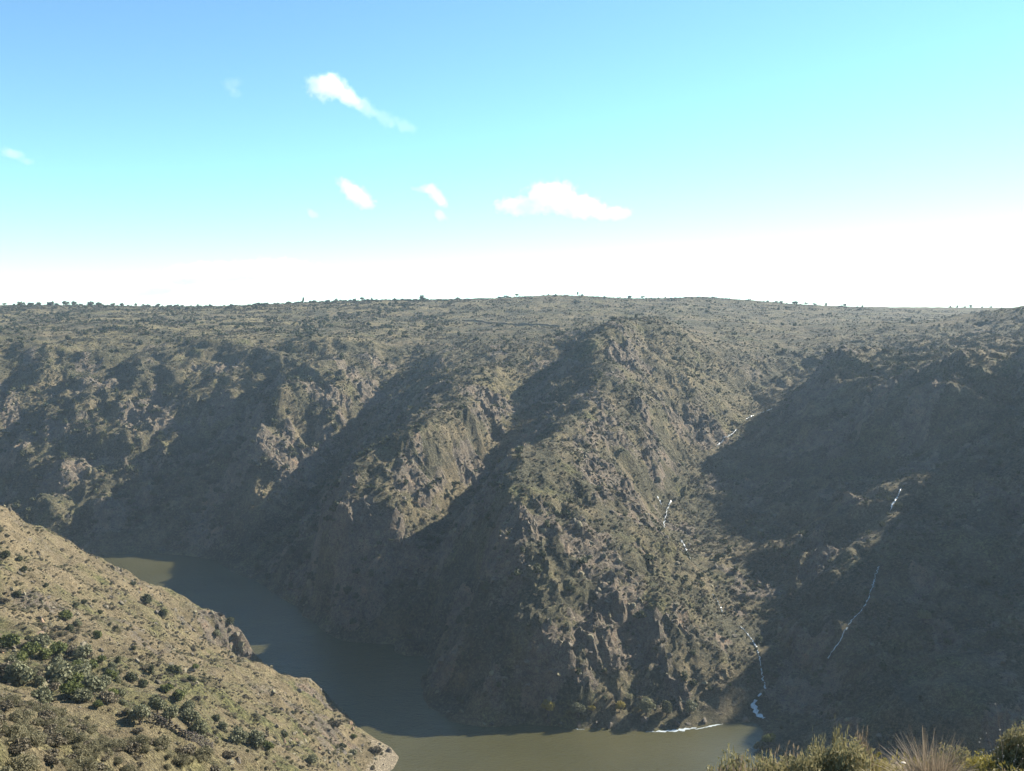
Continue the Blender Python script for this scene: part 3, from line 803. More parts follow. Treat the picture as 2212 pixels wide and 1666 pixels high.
# (enlargement x, y, width, mesh set, name, label)
OAKW = 'dark green rounded evergreen shrub'
near_list = [
 (30,432,70,OAK_HI,'evergreen_shrub','wide dark green shrub at the left edge of the near hillside, below its crest'),
 (112,446,42,OAK_HI,'evergreen_shrub','small round dark shrub beside the wide one near the left edge of the near slope'),
 (135,508,48,OAK_HI,'evergreen_shrub','small round bluish green shrub above the rusty outcrop on the near slope'),
 (165,288,26,HEATH_HI,'heath_shrub','tiny dark shrub just under the crest of the near left hill'),
 (355,392,38,HEATH_HI,'heath_shrub','low dark heath shrub on the pale upper slope of the near left hill'),
 (265,598,36,OAK_HI,'evergreen_shrub','lone green shrub on bare ground above the rusty outcrop'),
 (100,652,55,OAK_HI,'evergreen_shrub','dark shrub beside the boulder pair at the left edge of the near slope'),
 (20,690,60,HEATH_HI,'heath_shrub','brown purple heath shrub at the left edge, level with the rusty outcrop'),
 (775,590,42,OAK_HI,'evergreen_shrub','dark shrub beside the orange boulder on the near spur'),
 (850,695,80,OAK_HI,'evergreen_shrub','large dark shrub below the orange boulder, throwing a long shadow'),
 (940,770,70,OAK_HI,'evergreen_shrub','dark shrub with long shadow in the middle of the upper nose'),
 (490,695,42,OAK_HI,'evergreen_shrub','right one of two neighbouring dark shrubs on the middle of the near slope'),
 (435,718,45,OAK_HI,'evergreen_shrub','left one of two neighbouring dark shrubs on the middle of the near slope'),
 (580,755,36,OAK_HI,'evergreen_shrub','small dark shrub below the two neighbouring shrubs, mid slope'),
 (410,855,62,OAK_HI,'evergreen_shrub','bright green evergreen shrub right of the rusty outcrop'),
 (452,825,58,OLIVE_HI,'grey_green_shrub','grey green shrub behind the bright evergreen, right of the rusty outcrop'),
 (80,895,66,HEATH_HI,'heath_shrub','brown heath shrub left of the foot of the rusty outcrop'),
 (165,910,46,OAK_HI,'evergreen_shrub','bluish shrub at the foot of the rusty outcrop'),
 (305,900,52,HEATH_HI,'heath_shrub','purplish heath shrub just right of the rusty outcrop foot'),
 (475,1010,112,OLIVE_HI,'grey_green_shrub','big grey green shrub above the large slanted boulder'),
 (685,1050,48,CONE_HI,'evergreen_shrub','tall narrow dark evergreen right of the large slanted boulder'),
 (590,1035,55,FRESH_HI,'green_shrub','fresh green shrub directly behind the large slanted boulder'),
 (650,1075,62,OLIVE_HI,'grey_green_shrub','grey green shrub touching the right side of the large slanted boulder'),
 (775,960,36,OAK_HI,'evergreen_shrub','small bluish shrub alone above the tall narrow evergreen'),
 (755,1145,80,OAK_HI,'evergreen_shrub','upper left one of the pair of dark green shrubs mid foreground slope'),
 (825,1185,74,OAK_HI,'evergreen_shrub','lower right one of the pair of dark green shrubs mid foreground slope'),
 (882,1112,54,CONE_HI,'evergreen_shrub','cone shaped dark shrub between the shrub pair and the wide dark shrub'),
 (1000,1108,95,OAK_HI,'evergreen_shrub','wide dark rounded shrub at the edge of the bare brown slope'),
 (1105,1145,52,OAK_HI,'evergreen_shrub','single dark shrub standing on the bare brown slope'),
 (970,1215,84,FRESH_HI,'green_shrub','deep green upright shrub above the olive trees'),
 (1040,1265,95,FRESH_HI,'green_shrub','leaning deep green shrub right above the olive trees'),
 (925,1275,110,HEATH_HI,'heath_shrub','dark brown shadowed shrub behind the olive trees'),
 (915,1055,38,HEATH_HI,'heath_shrub','small grey shrub above the wide dark rounded shrub'),
 (400,1235,120,FRESH_HI,'green_shrub','yellow green tall shrub in the thicket left of the large boulder'),
 (340,1150,190,OLIVE_HI,'grey_green_shrub','broad grey shrub in the middle of the thicket'),
 (250,1275,140,OLIVE_HI,'grey_green_shrub','grey rounded shrub in front of the thicket, low on the left'),
 (110,1165,190,OLIVE_HI,'grey_green_shrub','broad grey green shrub in the left part of the thicket'),
 (30,1100,150,HEATH_HI,'heath_shrub','brown grey shrub at the left end of the thicket'),
 (455,1155,150,OLIVE_HI,'grey_green_shrub','grey shrub of the thicket just left of the large slanted boulder'),
 (545,1215,160,OLIVE_HI,'grey_green_shrub','grey shrub of the thicket right below the large slanted boulder'),
 (635,1265,140,HEATH_HI,'heath_shrub','brownish shrub at the right end of the thicket'),
 (572,1300,64,FRESH_HI,'green_shrub','small green shrub in front of the thicket'),
 (505,1260,32,CONE_HI,'evergreen_shrub','little pointed shrub in front of the thicket'),
 (180,1010,120,FRESH_HI,'green_shrub','fresh green shrub behind the thicket, left of the big grey green shrub'),
 (330,1010,120,FRESH_HI,'green_shrub','fresh green shrub between the rusty outcrop and the thicket'),
 (60,960,120,FRESH_HI,'green_shrub','fresh green shrub at the left edge behind the thicket'),
 (560,900,70,FRESH_HI,'green_shrub','yellow green bush up slope from the pale topped boulder'),
 (380,790,80,FRESH_HI,'green_shrub','fresh green bush directly right of the rusty outcrop top'),
 (30,1290,80,HEATH_HI,'heath_shrub','brown shrub at the left edge below the thicket'),
 (1250,1375,62,OAK_HI,'evergreen_shrub','dark shrub above the right end of the dry stone wall'),
 (1290,1425,66,OLIVE_HI,'grey_green_shrub','grey shrub up slope of the right end of the dry stone wall'),
 (1260,880,52,OLIVE_HI,'grey_green_shrub','grey shrub below the rocks of the upper nose'),
 (1330,815,66,OAK_HI,'evergreen_shrub','dark shrub on the crest of the upper nose beside its rocks'),
 (1120,672,50,OAK_HI,'evergreen_shrub','dark shrub on the crest above the upper nose against the water'),
 (1190,690,32,HEATH_HI,'heath_shrub','small brown shrub on the crest above the upper nose'),
 (650,577,26,HEATH_HI,'heath_shrub','tiny dark shrub alone on the open slope left of the orange boulder'),
 (1330,1590,85,HEATH_HI,'heath_shrub','dark brown rounded shrub below the end of the dry stone wall'),
 (1370,1510,130,OLIVE_HI,'grey_green_shrub','grey green thicket shrub down slope of the dry stone wall, upper one'),
 (1480,1520,120,OLIVE_HI,'grey_green_shrub','grey green shrub low on the slope right of the dry stone wall'),
 (1560,1550,85,FRESH_HI,'green_shrub','fresh green shrub beside the pale bare rock at the bottom'),
 (1150,1255,62,HEATH_HI,'heath_shrub','brown shrub on the bare slope below the single dark shrub'),
 (1130,1085,52,FRESH_HI,'green_shrub','green shrub up slope of the single dark shrub on the bare slope'),
 (1430,1242,26,HEATH_HI,'heath_shrub','lower one of two tiny dark shrubs on the bare brown slope'),
 (1385,1221,17,HEATH_HI,'heath_shrub','upper one of two tiny dark shrubs on the bare brown slope'),
 (800,1440,60,HEATH_HI,'heath_shrub','small shrub on open ground left of the dry stone wall'),
]
for cx, cy, w, ms, nm, lab in near_list:
    px, py = near_px(cx, cy)
    bush_at(px, py, w * 0.3725, ms, nm, lab, G_NEAR)
tk = np.random.default_rng(31)
made = []
while len(made) < 46:
    cx, cy = tk.uniform(0, 720), tk.uniform(930, 1310)
    if abs(cy - (1010 + 0.28 * cx)) > 150: continue
    px, py = near_px(cx, cy)
    o = bush_at(px, py, tk.uniform(18, 42), [OLIVE_HI, FRESH_HI, HEATH_HI, OLIVE_HI][len(made) % 4], ['grey_green_shrub', 'green_shrub', 'heath_shrub', 'grey_green_shrub'][len(made) % 4], '-', 'shrubs filling the thicket')
    if o is not None: made.append((o, px, py))
for nm, noun in (('grey_green', 'grey green filler shrub'), ('green_sh', 'green filler shrub'), ('heath', 'brown filler shrub')):
    order_labels([m for m in made if m[0].name.startswith(nm)], noun, 'thicket', per=8)
# olive trees above the dry stone wall
for cx, cy, w, lab in [(810,1395,135,'largest silvery olive tree, at the upper end of the dry stone wall'),
                       (915,1335,120,'pale olive tree behind the largest one'),
                       (985,1385,110,'olive tree just up slope of the dry stone wall, near its upper end'),
                       (1090,1335,95,'small olive tree farthest up slope of the dry stone wall'),
                       (1105,1410,115,'olive tree above the middle of the dry stone wall'),
                       (1155,1475,115,'olive tree nearest the lower end of the dry stone wall')]:
    p = ground_at(*near_px(cx, cy))
    tree('olive_tree', p, metres(w * 0.3725, p) * 0.58, random.choice(OLIVE_HI), lab, 'olive trees beside the dry stone wall', trunk_h=0.4, squash=1.15)
# bushes of the lower nose
for cx, cy, w, ms, nm, lab in [(570,1405,85,HEATH_HI,'heath_shrub','broad grey brown shrub behind the orange cliff of the lower nose'),
                    (545,1385,40,OAK_HI,'evergreen_shrub','dark green bush at the left of the broad grey shrub on the lower nose'),
                    (680,1480,45,FRESH_HI,'green_shrub','fresh green bush below the orange cliff of the lower nose'),
                    (615,1535,50,OAK_HI,'evergreen_shrub','dark round bush among the right rock cluster of the lower nose'),
                    (275,1470,60,OAK_HI,'evergreen_shrub','dark bush among the left rock cluster of the lower nose'),
                    (805,1555,70,HEATH_HI,'heath_shrub','brown bush just above the pale shore of the lower nose'),
                    (665,1580,60,OLIVE_HI,'grey_green_shrub','grey bush right of the right rock cluster of the lower nose'),
                    (320,1335,28,OAK_HI,'evergreen_shrub','small dark bush alone on the smooth top of the lower nose'),
                    (140,1530,90,FRESH_HI,'green_shrub','green bush left of the left rock cluster'),
                    (60,1500,90,OLIVE_HI,'grey_green_shrub','grey bush up slope of the pale bare rock'),
                    (430,1620,80,OLIVE_HI,'grey_green_shrub','grey bush below the left rock cluster at the bottom edge')]:
    px, py = near_px2(cx, cy)
    bush_at(px, py, w * 0.3725, ms, nm, lab, 'shrubs on the lower nose by the river')

# boulders and outcrops of the near hillside
def rock_at(px, py, w, label, meshes=None, mat=None, squash=1.0, stretch=1.0, name='boulder', group=None, sink=0.25, rz=None):
    p = ground_at(px, py)
    if p is None: return
    rad = max(0.2, metres(w, p) * 0.5)
    me = random.choice(meshes or ROCK_HI)
    if mat is not None:
        me = me.copy(); me.materials.clear(); me.materials.append(mat)
    o = place(name, me, p + Vector((0, 0, rad * squash * 0.22)), rad, squash=squash, stretch=stretch, sink=sink, rz=rz)
    tag(o, label, 'rock', group)
    return o
G_NR = 'boulders on the near left hillside'
for cx, cy, w, lab, mat, sq, nm in [
  (612,1110,100,'large slanted grey boulder with pale top beside the thicket',None,0.75,'boulder'),
  (585,965,55,'pale topped boulder up slope of the large slanted boulder',None,0.9,'boulder'),
  (658,1170,34,'pale stone lying below the large slanted boulder',None,0.9,'boulder'),
  (812,612,46,'orange boulder on the upper part of the near spur',M_RUST,1.0,'boulder'),
  (700,690,66,'grey boulder cluster stone left of the large dark shrub',None,0.8,'boulder'),
  (725,680,40,'grey stone leaning on the boulder left of the large dark shrub',None,0.8,'boulder'),
  (185,570,46,'dark boulder at the top of the rusty outcrop gully',None,1.0,'boulder'),
  (65,612,56,'dark boulder at the left edge, upper one of the pair',None,1.0,'boulder'),
  (960,562,54,'dark boulder on the spur crest against the water',None,0.7,'boulder'),
  (1080,645,40,'grey boulder on the crest of the upper nose, seen against the water',None,1.1,'boulder'),
  (1115,785,50,'grey boulder in the middle of the upper nose',None,0.8,'boulder'),
  (455,1295,64,'dark flat boulder in front of the thicket',None,0.6,'boulder'),
  (15,980,38,'pale pink boulder at the left edge behind the thicket',M_RUST,0.9,'boulder'),
  (240,695,48,'tall grey rock pillar at the head of the rusty outcrop',None,1.5,'rock_pillar'),
  (290,820,42,'grey rock pillar beside the rusty outcrop',None,1.5,'rock_pillar'),
  (240,800,60,'upper part of the rusty orange outcrop on the near slope',M_RUST,1.15,'rock_outcrop'),
  (238,872,66,'lower part of the rusty orange outcrop on the near slope',M_RUST,1.1,'rock_outcrop'),
  (255,840,44,'grey middle block between the rusty outcrop parts on the near slope',None,1.1,'rock_outcrop'),
  (450,1375,50,'purple grey stone on the open ground below the thicket',None,0.6,'boulder'),
  (1030,1425,60,'pale sunlit bare rock among the olive trees',M_RUST,0.5,'boulder'),
  (490,915,36,'flat grey stone up slope of the pale topped boulder',None,0.6,'boulder'),
  (265,1080,36,'pale stone inside the thicket',M_RUST,0.8,'boulder'),
  (1245,735,60,'upper grey crag on the crest of the upper nose',None,1.0,'crag'),
  (1300,790,50,'second grey crag on the crest of the upper nose',None,1.0,'crag'),
  (1370,880,80,'large grey crag on the steep side of the upper nose',None,1.2,'crag'),
  (1395,930,70,'grey crag below the large one on the upper nose',None,1.1,'crag'),
  (1440,985,66,'pale crag at the tip of the upper nose above the water',None,1.1,'crag'),
  (1420,1030,50,'lowest crag at the tip of the upper nose',None,1.0,'crag'),
  (1350,1000,40,'small grey crag left of the tip of the upper nose',None,0.9,'crag'),
  (250,258,36,'small pale rock on the crest of the near left hill',None,0.8,'boulder'),
  (630,440,44,'grey rock on the crest where it meets the far water',None,0.8,'boulder'),
  (680,487,36,'lower grey rock on the crest by the far water',None,0.9,'boulder'),
  (20,130,50,'grey rock on the top of the near left hill at the left edge',None,0.9,'boulder'),
  (130,195,50,'grey rock on the crest of the near left hill',None,0.8,'boulder')]:
    px, py = near_px(cx, cy)
    rock_at(px, py, w * 0.3725, lab, mat=mat, squash=sq, name=nm, group=G_NR, meshes=TALL_ROCK if sq > 1.4 else None)
ok_ = np.random.default_rng(41)
made = []
for cx, cy, w in [(60,150,34),(95,175,30),(170,215,30),(205,240,34),(300,300,30),(380,330,28),(470,380,34),(540,400,30),(600,420,34),(700,505,34),(820,535,30),(900,545,34),(1010,590,34),(1050,615,30),(1000,610,40),(930,640,34),(860,600,34),(640,655,40),(560,640,30),(1180,720,40),(1210,705,36),(1280,760,44),(1330,850,44),(1350,905,48),(1400,965,44),(1080,860,30),(960,830,30),(1020,970,34),(1110,985,40),(880,880,30),(760,820,30),(1210,930,34),(1300,960,34)]:
    px, py = near_px(cx, cy)
    o = rock_at(px, py, w * 0.3725, '-', squash=ok_.uniform(0.7, 1.25), name='crag', group='outcrop blocks on the near spur', stretch=ok_.uniform(1, 1.5))
    if o is not None: made.append((o, px, py))
order_labels(made, 'outcrop block', 'near spur')
def cluster(pts, lab, group, rusty=0.15):
    made = []
    for k, (cx, cy, w) in enumerate(pts):
        px, py = near_px2(cx, cy)
        o = rock_at(px, py, w * 0.3725, lab, mat=M_RUST if random.random() < rusty else None, squash=random.uniform(0.7, 1.3), name='crag', group=group)
        if o is not None: made.append((o, px, py))
    order_labels(made, 'grey block', group.replace(' of the lower nose', ''))
rr = np.random.default_rng(21)
cluster([(310 + rr.normal(0, 48), 1490 + rr.normal(0, 52), rr.uniform(24, 58)) for _ in range(26)], 'grey block in the left rock cluster low on the lower nose', 'left rock cluster of the lower nose')
cluster([(545 + rr.normal(0, 48), 1560 + rr.normal(0, 38), rr.uniform(24, 52)) for _ in range(22)], 'grey block in the right rock cluster low on the lower nose', 'right rock cluster of the lower nose')
for cx, cy, w, lab, mat, sq in [(655,1395,55,'orange cliff block on the edge of the lower nose',M_RUST,1.5),(640,1375,40,'grey block above the orange cliff on the lower nose',None,1.2),
     (670,1425,45,'lower orange cliff block on the edge of the lower nose',M_RUST,1.4),(545,1200,50,'pale rock at the top corner of the lower nose',None,1.1),(570,1240,44,'rock under the top corner of the lower nose',None,1.2),
     (575,1280,40,'dark rock in the notch at the edge of the lower nose',None,1.0),(620,1330,44,'rock on the skyward edge of the lower nose above the orange cliff',None,0.9),(480,1190,46,'flat rock near the top corner of the lower nose',None,0.7),
     (880,1535,44,'dark boulder at the very tip of the lower nose shore',None,0.9),(850,1525,34,'second dark boulder at the tip of the lower nose shore',None,0.9),(205,1610,70,'pale bare rock at the bottom edge, right of the green thicket',M_RUST,0.6),
     (830,1600,20,'small dark stone on the pale shore',None,0.7),(835,1635,22,'dark stone on the pale shore at the bottom edge',None,0.7)]:
    px, py = near_px2(cx, cy)
    rock_at(px, py, w * 0.3725, lab, mat=mat, squash=sq, name='crag' if sq > 1 else 'boulder', group='rocks along the edge of the lower nose')

# ------------------------------------------------------------------ dry stone wall of single stones
WALL_STONES = []
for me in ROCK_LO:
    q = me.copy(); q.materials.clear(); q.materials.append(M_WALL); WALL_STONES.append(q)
def stone_wall(px_pts, label, courses, size):
    pts = [ground_at(*near_px(a, b)) for a, b in px_pts]
    o = empty('dry_stone_wall', pts[0])
    pts = [np.array(p) for p in densify([tuple(p) for p in pts], size * 0.85)]
    for i, p in enumerate(pts[:-1]):
        d = pts[i + 1] - p
        for c in range(courses):
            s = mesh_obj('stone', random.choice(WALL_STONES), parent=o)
            gz = ground(p[0], p[1])
            q = Vector((p[0] + random.uniform(-.1, .1), p[1] + random.uniform(-.12, .12), gz + size * (0.25 + 0.62 * c))) - Vector(o.location)
            if c == courses - 1 and random.random() < 0.25: q.z -= size * 0.3
            s.location = q
            s.rotation_euler = (random.uniform(-.3, .3), random.uniform(-.3, .3), math.atan2(d[1], d[0]) + random.uniform(-.4, .4))
            k = size * random.uniform(0.48, 0.68)
            s.scale = (k * 1.15, k * 0.9, k * 0.8)
    tag(o, label, 'stone wall')
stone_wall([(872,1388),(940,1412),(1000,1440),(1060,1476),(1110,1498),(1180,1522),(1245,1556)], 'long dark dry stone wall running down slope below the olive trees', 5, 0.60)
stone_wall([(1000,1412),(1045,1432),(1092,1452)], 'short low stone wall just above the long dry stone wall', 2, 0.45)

# ------------------------------------------------------------------ trees on the skyline and over the plateau
def skyline(px):
    d = np.linspace(600, 2600, 1500)
    u, ry, _ = ray(px, HORIZON)
    x = u / ry * d
    g = interp(Z, x, d)
    i = int(np.argmax((g - CAM_Z) / d))
    dd = d[i] * 0.975
    xx = float(u / ry * dd)
    return Vector((xx, dd, ground(xx, dd)))
sky_trees = []
for cx, w in [(28,30),(135,50),(200,40),(250,44),(325,55),(365,36),(425,60),(480,55),(590,55),(640,50),(735,40),(790,44),(833,20),(880,30),(940,25),(1030,36),(1150,30),(1235,20),(1290,24),(1440,22),(1505,35),(1610,26),(1655,36),(1720,40),(1790,30),(1850,24),(2120,30),(2180,40)]:
    sky_trees.append((cx * 0.3333, w * 0.3333, 'left'))
for cx, w in [(180,34),(230,26),(525,60),(630,14),(740,20),(820,20),(1035,22),(1070,35),(1560,28),(1595,18),(1705,30),(1795,18),(1870,40),(1950,32),(2010,22),(2100,22),(2140,25),(2165,22),(2195,18)]:
    sky_trees.append((288 + 0 + cx * 0.3333 + 449.3, w * 0.3333, 'middle'))
for cx, w in [(15,25),(60,22),(95,22),(130,22),(195,24),(300,12),(410,16),(433,12),(553,26),(640,32),(675,16),(725,45),(800,32),(855,32),(930,32),(1050,36),(1227,12),(1735,22),(1780,26),(1830,22),(1867,36),(1940,22),(2000,26)]:
    sky_trees.append((1474.6 + cx * 0.3333, w * 0.3333, 'right'))
sky_made = {'left': [], 'middle': [], 'right': []}
for px, w, side in sky_trees:
    p = skyline(px)
    lab = {'left': 'low dark evergreen tree in the left stretch of the far skyline', 'middle': 'low dark evergreen tree along the middle stretch of the far skyline',
           'right': 'dark evergreen tree on the skyline right of the central hill'}[side]
    o = tree('skyline_tree', p, max(1.2, metres(w, p) * 0.55), random.choice(OAK_LO), lab, 'trees along the %s skyline' % side, trunk_h=0.12, squash=0.85)
    sky_made[side].append((o, px, 0))
for side, made in sky_made.items():
    order_labels(made, 'low dark tree', 'skyline, ' + {'left': 'left third', 'middle': 'central hill stretch', 'right': 'right third'}[side], per=40)
for px, w, th, sq, ms, lab in [(655,9,0.3,1.5,CONE_HI,'pointed dark tree standing up from the left skyline'),(679.5,6,0.6,1.2,BROOM_HI,'pale bare twiggy tree beside the pointed tree on the skyline'),
        (783,15,0.9,0.6,OAK_HI,'flat topped umbrella shaped tree on the skyline left of centre'),(1116,10,0.9,0.9,FRESH_HI,'round lollipop tree on the left shoulder of the central hill'),
        (1248,7,0.5,1.5,CONE_HI,'tall narrow tree on top of the central hill'),(1199,16,0.05,0.35,OAK_HI,'flat dark thicket on top of the central hill')]:
    p = skyline(px)
    tree('skyline_tree', p, metres(w, p) * 0.5, random.choice(ms), lab, 'single trees on the skyline', trunk_h=th, squash=sq)

# ------------------------------------------------------------------ scrub, tufts and loose stones
def scatter(n, x0, x1, y0, y1, dens, seed):
    r = np.random.default_rng(seed)
    x = r.uniform(x0, x1, n); y = r.uniform(y0, y1, n)
    z = interp(Z, x, y)
    k = dens(x, y, z)
    ok = (r.uniform(0, 1, n) < k) & (z > 0.4)
    x, y, z = x[ok], y[ok], z[ok]
    px, py = project(x, y, z)
    ok = (px > -350) & (px < IMG_W + 350) & (py < IMG_H + 350) & (y > 3)
    return x[ok], y[ok], z[ok]

def gn_stuff(name, x, y, z, size, sources, label, seed, squash=(0.8, 1.15), sink=0.06):
    """one object that sets many small plants or stones on the land"""
    r = np.random.default_rng(seed)
    n = len(x)
    me = bpy.data.meshes.new(name)
    me.vertices.add(n)
    me.vertices.foreach_set('co', np.stack([x, y, z - sink * size], 1).astype(np.float32).ravel())
    a = me.attributes.new('grow', 'FLOAT_VECTOR', 'POINT')
    a.data.foreach_set('vector', np.stack([size * r.uniform(.8, 1.2, n), size * r.uniform(.8, 1.2, n), size * r.uniform(*squash, n)], 1).astype(np.float32).ravel())
    a = me.attributes.new('turn', 'FLOAT_VECTOR', 'POINT')
    a.data.foreach_set('vector', np.stack([r.normal(0, .1, n), r.normal(0, .1, n), r.uniform(0, 6.28, n)], 1).astype(np.float32).ravel())
    a = me.attributes.new('pick', 'INT', 'POINT')
    a.data.foreach_set('value', r.integers(0, len(sources), n).astype(np.int32))
    o = mesh_obj(name, me)
    ng = bpy.data.node_groups.new(name, 'GeometryNodeTree')
    ng.interface.new_socket('Geometry', in_out='INPUT', socket_type='NodeSocketGeometry')
    ng.interface.new_socket('Geometry', in_out='OUTPUT', socket_type='NodeSocketGeometry')
    gi = ng.nodes.new('NodeGroupInput'); go = ng.nodes.new('NodeGroupOutput')
    ip = ng.nodes.new('GeometryNodeInstanceOnPoints')
    jn = ng.nodes.new('GeometryNodeJoinGeometry')
    for s in reversed(sources):
        oi = ng.nodes.new('GeometryNodeObjectInfo'); oi.inputs['Object'].default_value = s
        oi.inputs['As Instance'].default_value = True
        ng.links.new(oi.outputs['Geometry'], jn.inputs[0])
    def attr(nm, t):
        q = ng.nodes.new('GeometryNodeInputNamedAttribute'); q.data_type = t; q.inputs['Name'].default_value = nm
        return q.outputs['Attribute']
    ng.links.new(gi.outputs[0], ip.inputs['Points'])
    ng.links.new(jn.outputs[0], ip.inputs['Instance'])
    ip.inputs['Pick Instance'].default_value = True
    ng.links.new(attr('pick', 'INT'), ip.inputs['Instance Index'])
    ng.links.new(attr('turn', 'FLOAT_VECTOR'), ip.inputs['Rotation'])
    ng.links.new(attr('grow', 'FLOAT_VECTOR'), ip.inputs['Scale'])
    ng.links.new(ip.outputs[0], go.inputs[0])
    o.modifiers.new('plants', 'NODES').node_group = ng
    tag(o, label, kind='stuff')
    return o

def region(px, py, y):
    if y > 960: return 'far plateau', 'far plateau, ' + ('left third' if px < 700 else 'middle' if px < 1450 else 'right third')
    if px < 620: return 'left cliffs', 'left river cliffs'
    if px < 1000: return 'bluff', 'rounded bluff'
    if px < 1600: return 'central spur', 'central spur'
    return 'right slope', 'shaded right slope'

def pick_largest(x, y, z, size, n, margin=0.0):
    """indices of the n that show largest in the view"""
    px, py = project(x, y, z)
    score = size / np.maximum(y, 1)
    inside = (px > 5) & (px < IMG_W - 5) & (py > 0) & (py < IMG_H - 5)
    order = np.argsort(-np.where(inside, score, -1))[: n * 6]
    order = order[inside[order]]
    vis = visible(x[order], y[order], z[order] + size[order] * 0.6)
    return order[vis][:n], px, py

def unit_source(me, name):
    return me

# ---- trees and tall shrubs of the far side
def d_tree(x, y, z):
    g = interp(GORGE, x, y); p = interp(PLATEAU, x, y)
    n = fbm(x / 60, y / 60, 3, 101)
    left = smooth(0.05, -0.12, x / y)
    low = smooth(90, 20, z)
    return g * (0.10 + 0.5 * smooth(0.05, 0.5, n) + 0.75 * smooth(130, 60, z) * left) * 0.6 + p * (0.06 + 0.5 * left) * (0.05 + 0.95 * smooth(0.05, 0.35, n)) * 0.7
tx, ty, tz = scatter(44000, -800, 800, 380, 1500, d_tree, 201)
tr_ = np.random.default_rng(202)
tsz = (1.2 + 2.2 * tr_.uniform(0, 1, len(tx)) ** 1.6) * np.where(ty > 900, 1.1, 1.0)
tsz *= np.where((tx / ty < -0.15) & (ty < 850), 1.25, 1.0)
sel, px, py = pick_largest(tx, ty, tz, tsz, 220)
rest = np.setdiff1d(np.arange(len(tx)), sel)
first = {}
bins = {}
for i in sel:
    rg_name, rg_phrase = region(px[i], py[i], ty[i])
    me = OAK_LO[i % 4]
    o = place('evergreen_oak', me, (tx[i], ty[i], tz[i]), float(tsz[i]), squash=random.uniform(0.85, 1.2))
    tag(o, 'rounded dark evergreen oak growing on the ' + rg_phrase, 'tree', 'evergreen oaks on the ' + rg_phrase)
    first.setdefault(me.name, o)
    bins.setdefault(rg_phrase, []).append((o, px[i], py[i]))
for w_, its in bins.items(): order_labels(its, 'dark evergreen oak', w_)
SRC_OAK = list(first.values())
gn_stuff('oak_woodland', tx[rest], ty[rest], tz[rest], tsz[rest], SRC_OAK, 'scattered evergreen oaks over the far slopes and plateau', 203)

# ---- low scrub of the far side
def d_scrub(x, y, z):
    g = interp(GORGE, x, y); p = interp(PLATEAU, x, y)
    n = fbm(x / 30, y / 30, 4, 111); rk = interp(ROCK, x, y)
    return (g * (0.25 + 0.75 * smooth(-0.35, 0.35, n)) * (1 - 0.35 * rk) + p * (0.05 + 0.8 * smooth(0.0, 0.3, n)) * (0.4 + 0.6 * smooth(0.05, -0.12, x / y))) * np.where(y > 900, 0.6, 1)
hx, hy, hz = scatter(420000, -700, 700, 380, 1450, d_scrub, 211)
hr = np.random.default_rng(212)
hs = 0.45 + 0.95 * hr.uniform(0, 1, len(hx)) ** 2.2 + 0.3 * (hy > 950)
h1 = place('heath_shrub', HEATH_LO[0], (60, 470, ground(60, 470)), 1.0); h2 = place('heath_shrub', HEATH_LO[1], (75, 478, ground(75, 478)), 1.0); h3 = place('heath_shrub', HEATH_LO[2], (40, 500, ground(40, 500)), 0.9)
h4 = place('evergreen_shrub', OAK_LO[1], (55, 510, ground(55, 510)), 1.1)
for o, w_ in zip((h1, h2, h3, h4), ('left of two low heath shrubs on the lower central spur face', 'right of two low heath shrubs on the lower central spur face', 'low heath shrub near the middle of the central spur face', 'small dark shrub in the middle of the central spur face')):
    tag(o, w_, 'shrub', 'shrubs on the central spur')
gn_stuff('heath_scrub', hx, hy, hz, hs, [h1, h2, h3, h4], 'low dark heath scrub covering the far slopes', 213)

# ---- near bank: broom, heath and dry grass
def near_reg(x, y, z):
    return interp(1 - FARSIDE, x, y) * (z > 1.2)
def d_broom(x, y, z):
    n = fbm(x / 26, y / 26, 4, 121)
    px, py = project(x, y, z)
    fg = smooth(150, 90, y) * 0.9
    return near_reg(x, y, z) * np.clip(0.10 + 0.45 * smooth(-0.05, 0.45, n) + fg * 0.95, 0, 1) * smooth(10, 22, y) * (1 - 0.6 * smooth(330, 420, y))
bx_, by_, bz_ = scatter(80000, -330, 60, 14, 480, d_broom, 221)
bpx, bpy_ = project(bx_, by_, bz_)
keep_ = bpx < 1150
bx_, by_, bz_ = bx_[keep_], by_[keep_], bz_[keep_]
br = np.random.default_rng(222)
bs_ = (0.35 + 0.75 * br.uniform(0, 1, len(bx_)) ** 2) * np.where(by_ < 110, 1.25, 1.0)
sel, px, py = pick_largest(bx_, by_, bz_, bs_, 150)
rest = np.setdiff1d(np.arange(len(bx_)), sel)
srcb = {}
bins = {}
for i in sel:
    k = i % 3
    kind = ('broom', 'heath', 'broom')[k] if by_[i] > 120 else ('broom', 'broom', 'broom', 'heath')[i % 4]
    me = BROOM_HI[i % len(BROOM_HI)] if kind == 'broom' else HEATH_HI[i % len(HEATH_HI)]
    place_w = 'bottom left foreground' if by_[i] < 120 else 'near left hillside'
    if kind == 'broom':
        lab, nm = 'pale twiggy broom bush among many in the ' + place_w, 'broom_bush'
    else:
        lab, nm = 'low grey brown heath shrub among the broom of the ' + place_w, 'heath_shrub'
    o = place(nm, me, (bx_[i], by_[i], bz_[i]), float(bs_[i]))
    tag(o, lab, 'shrub', nm.replace('_', ' ') + ' of the ' + place_w)
    srcb.setdefault(me.name, o)
    bins.setdefault((nm, place_w), []).append((o, px[i], py[i]))
for (nm, w_), its in bins.items(): order_labels(its, {'broom_bush': 'pale broom bush', 'heath_shrub': 'small heath shrub'}[nm], w_)
gn_stuff('broom_scrub', bx_[rest], by_[rest], bz_[rest], bs_[rest], list(srcb.values()), 'broom and heath scrub over the near left hillside', 223)

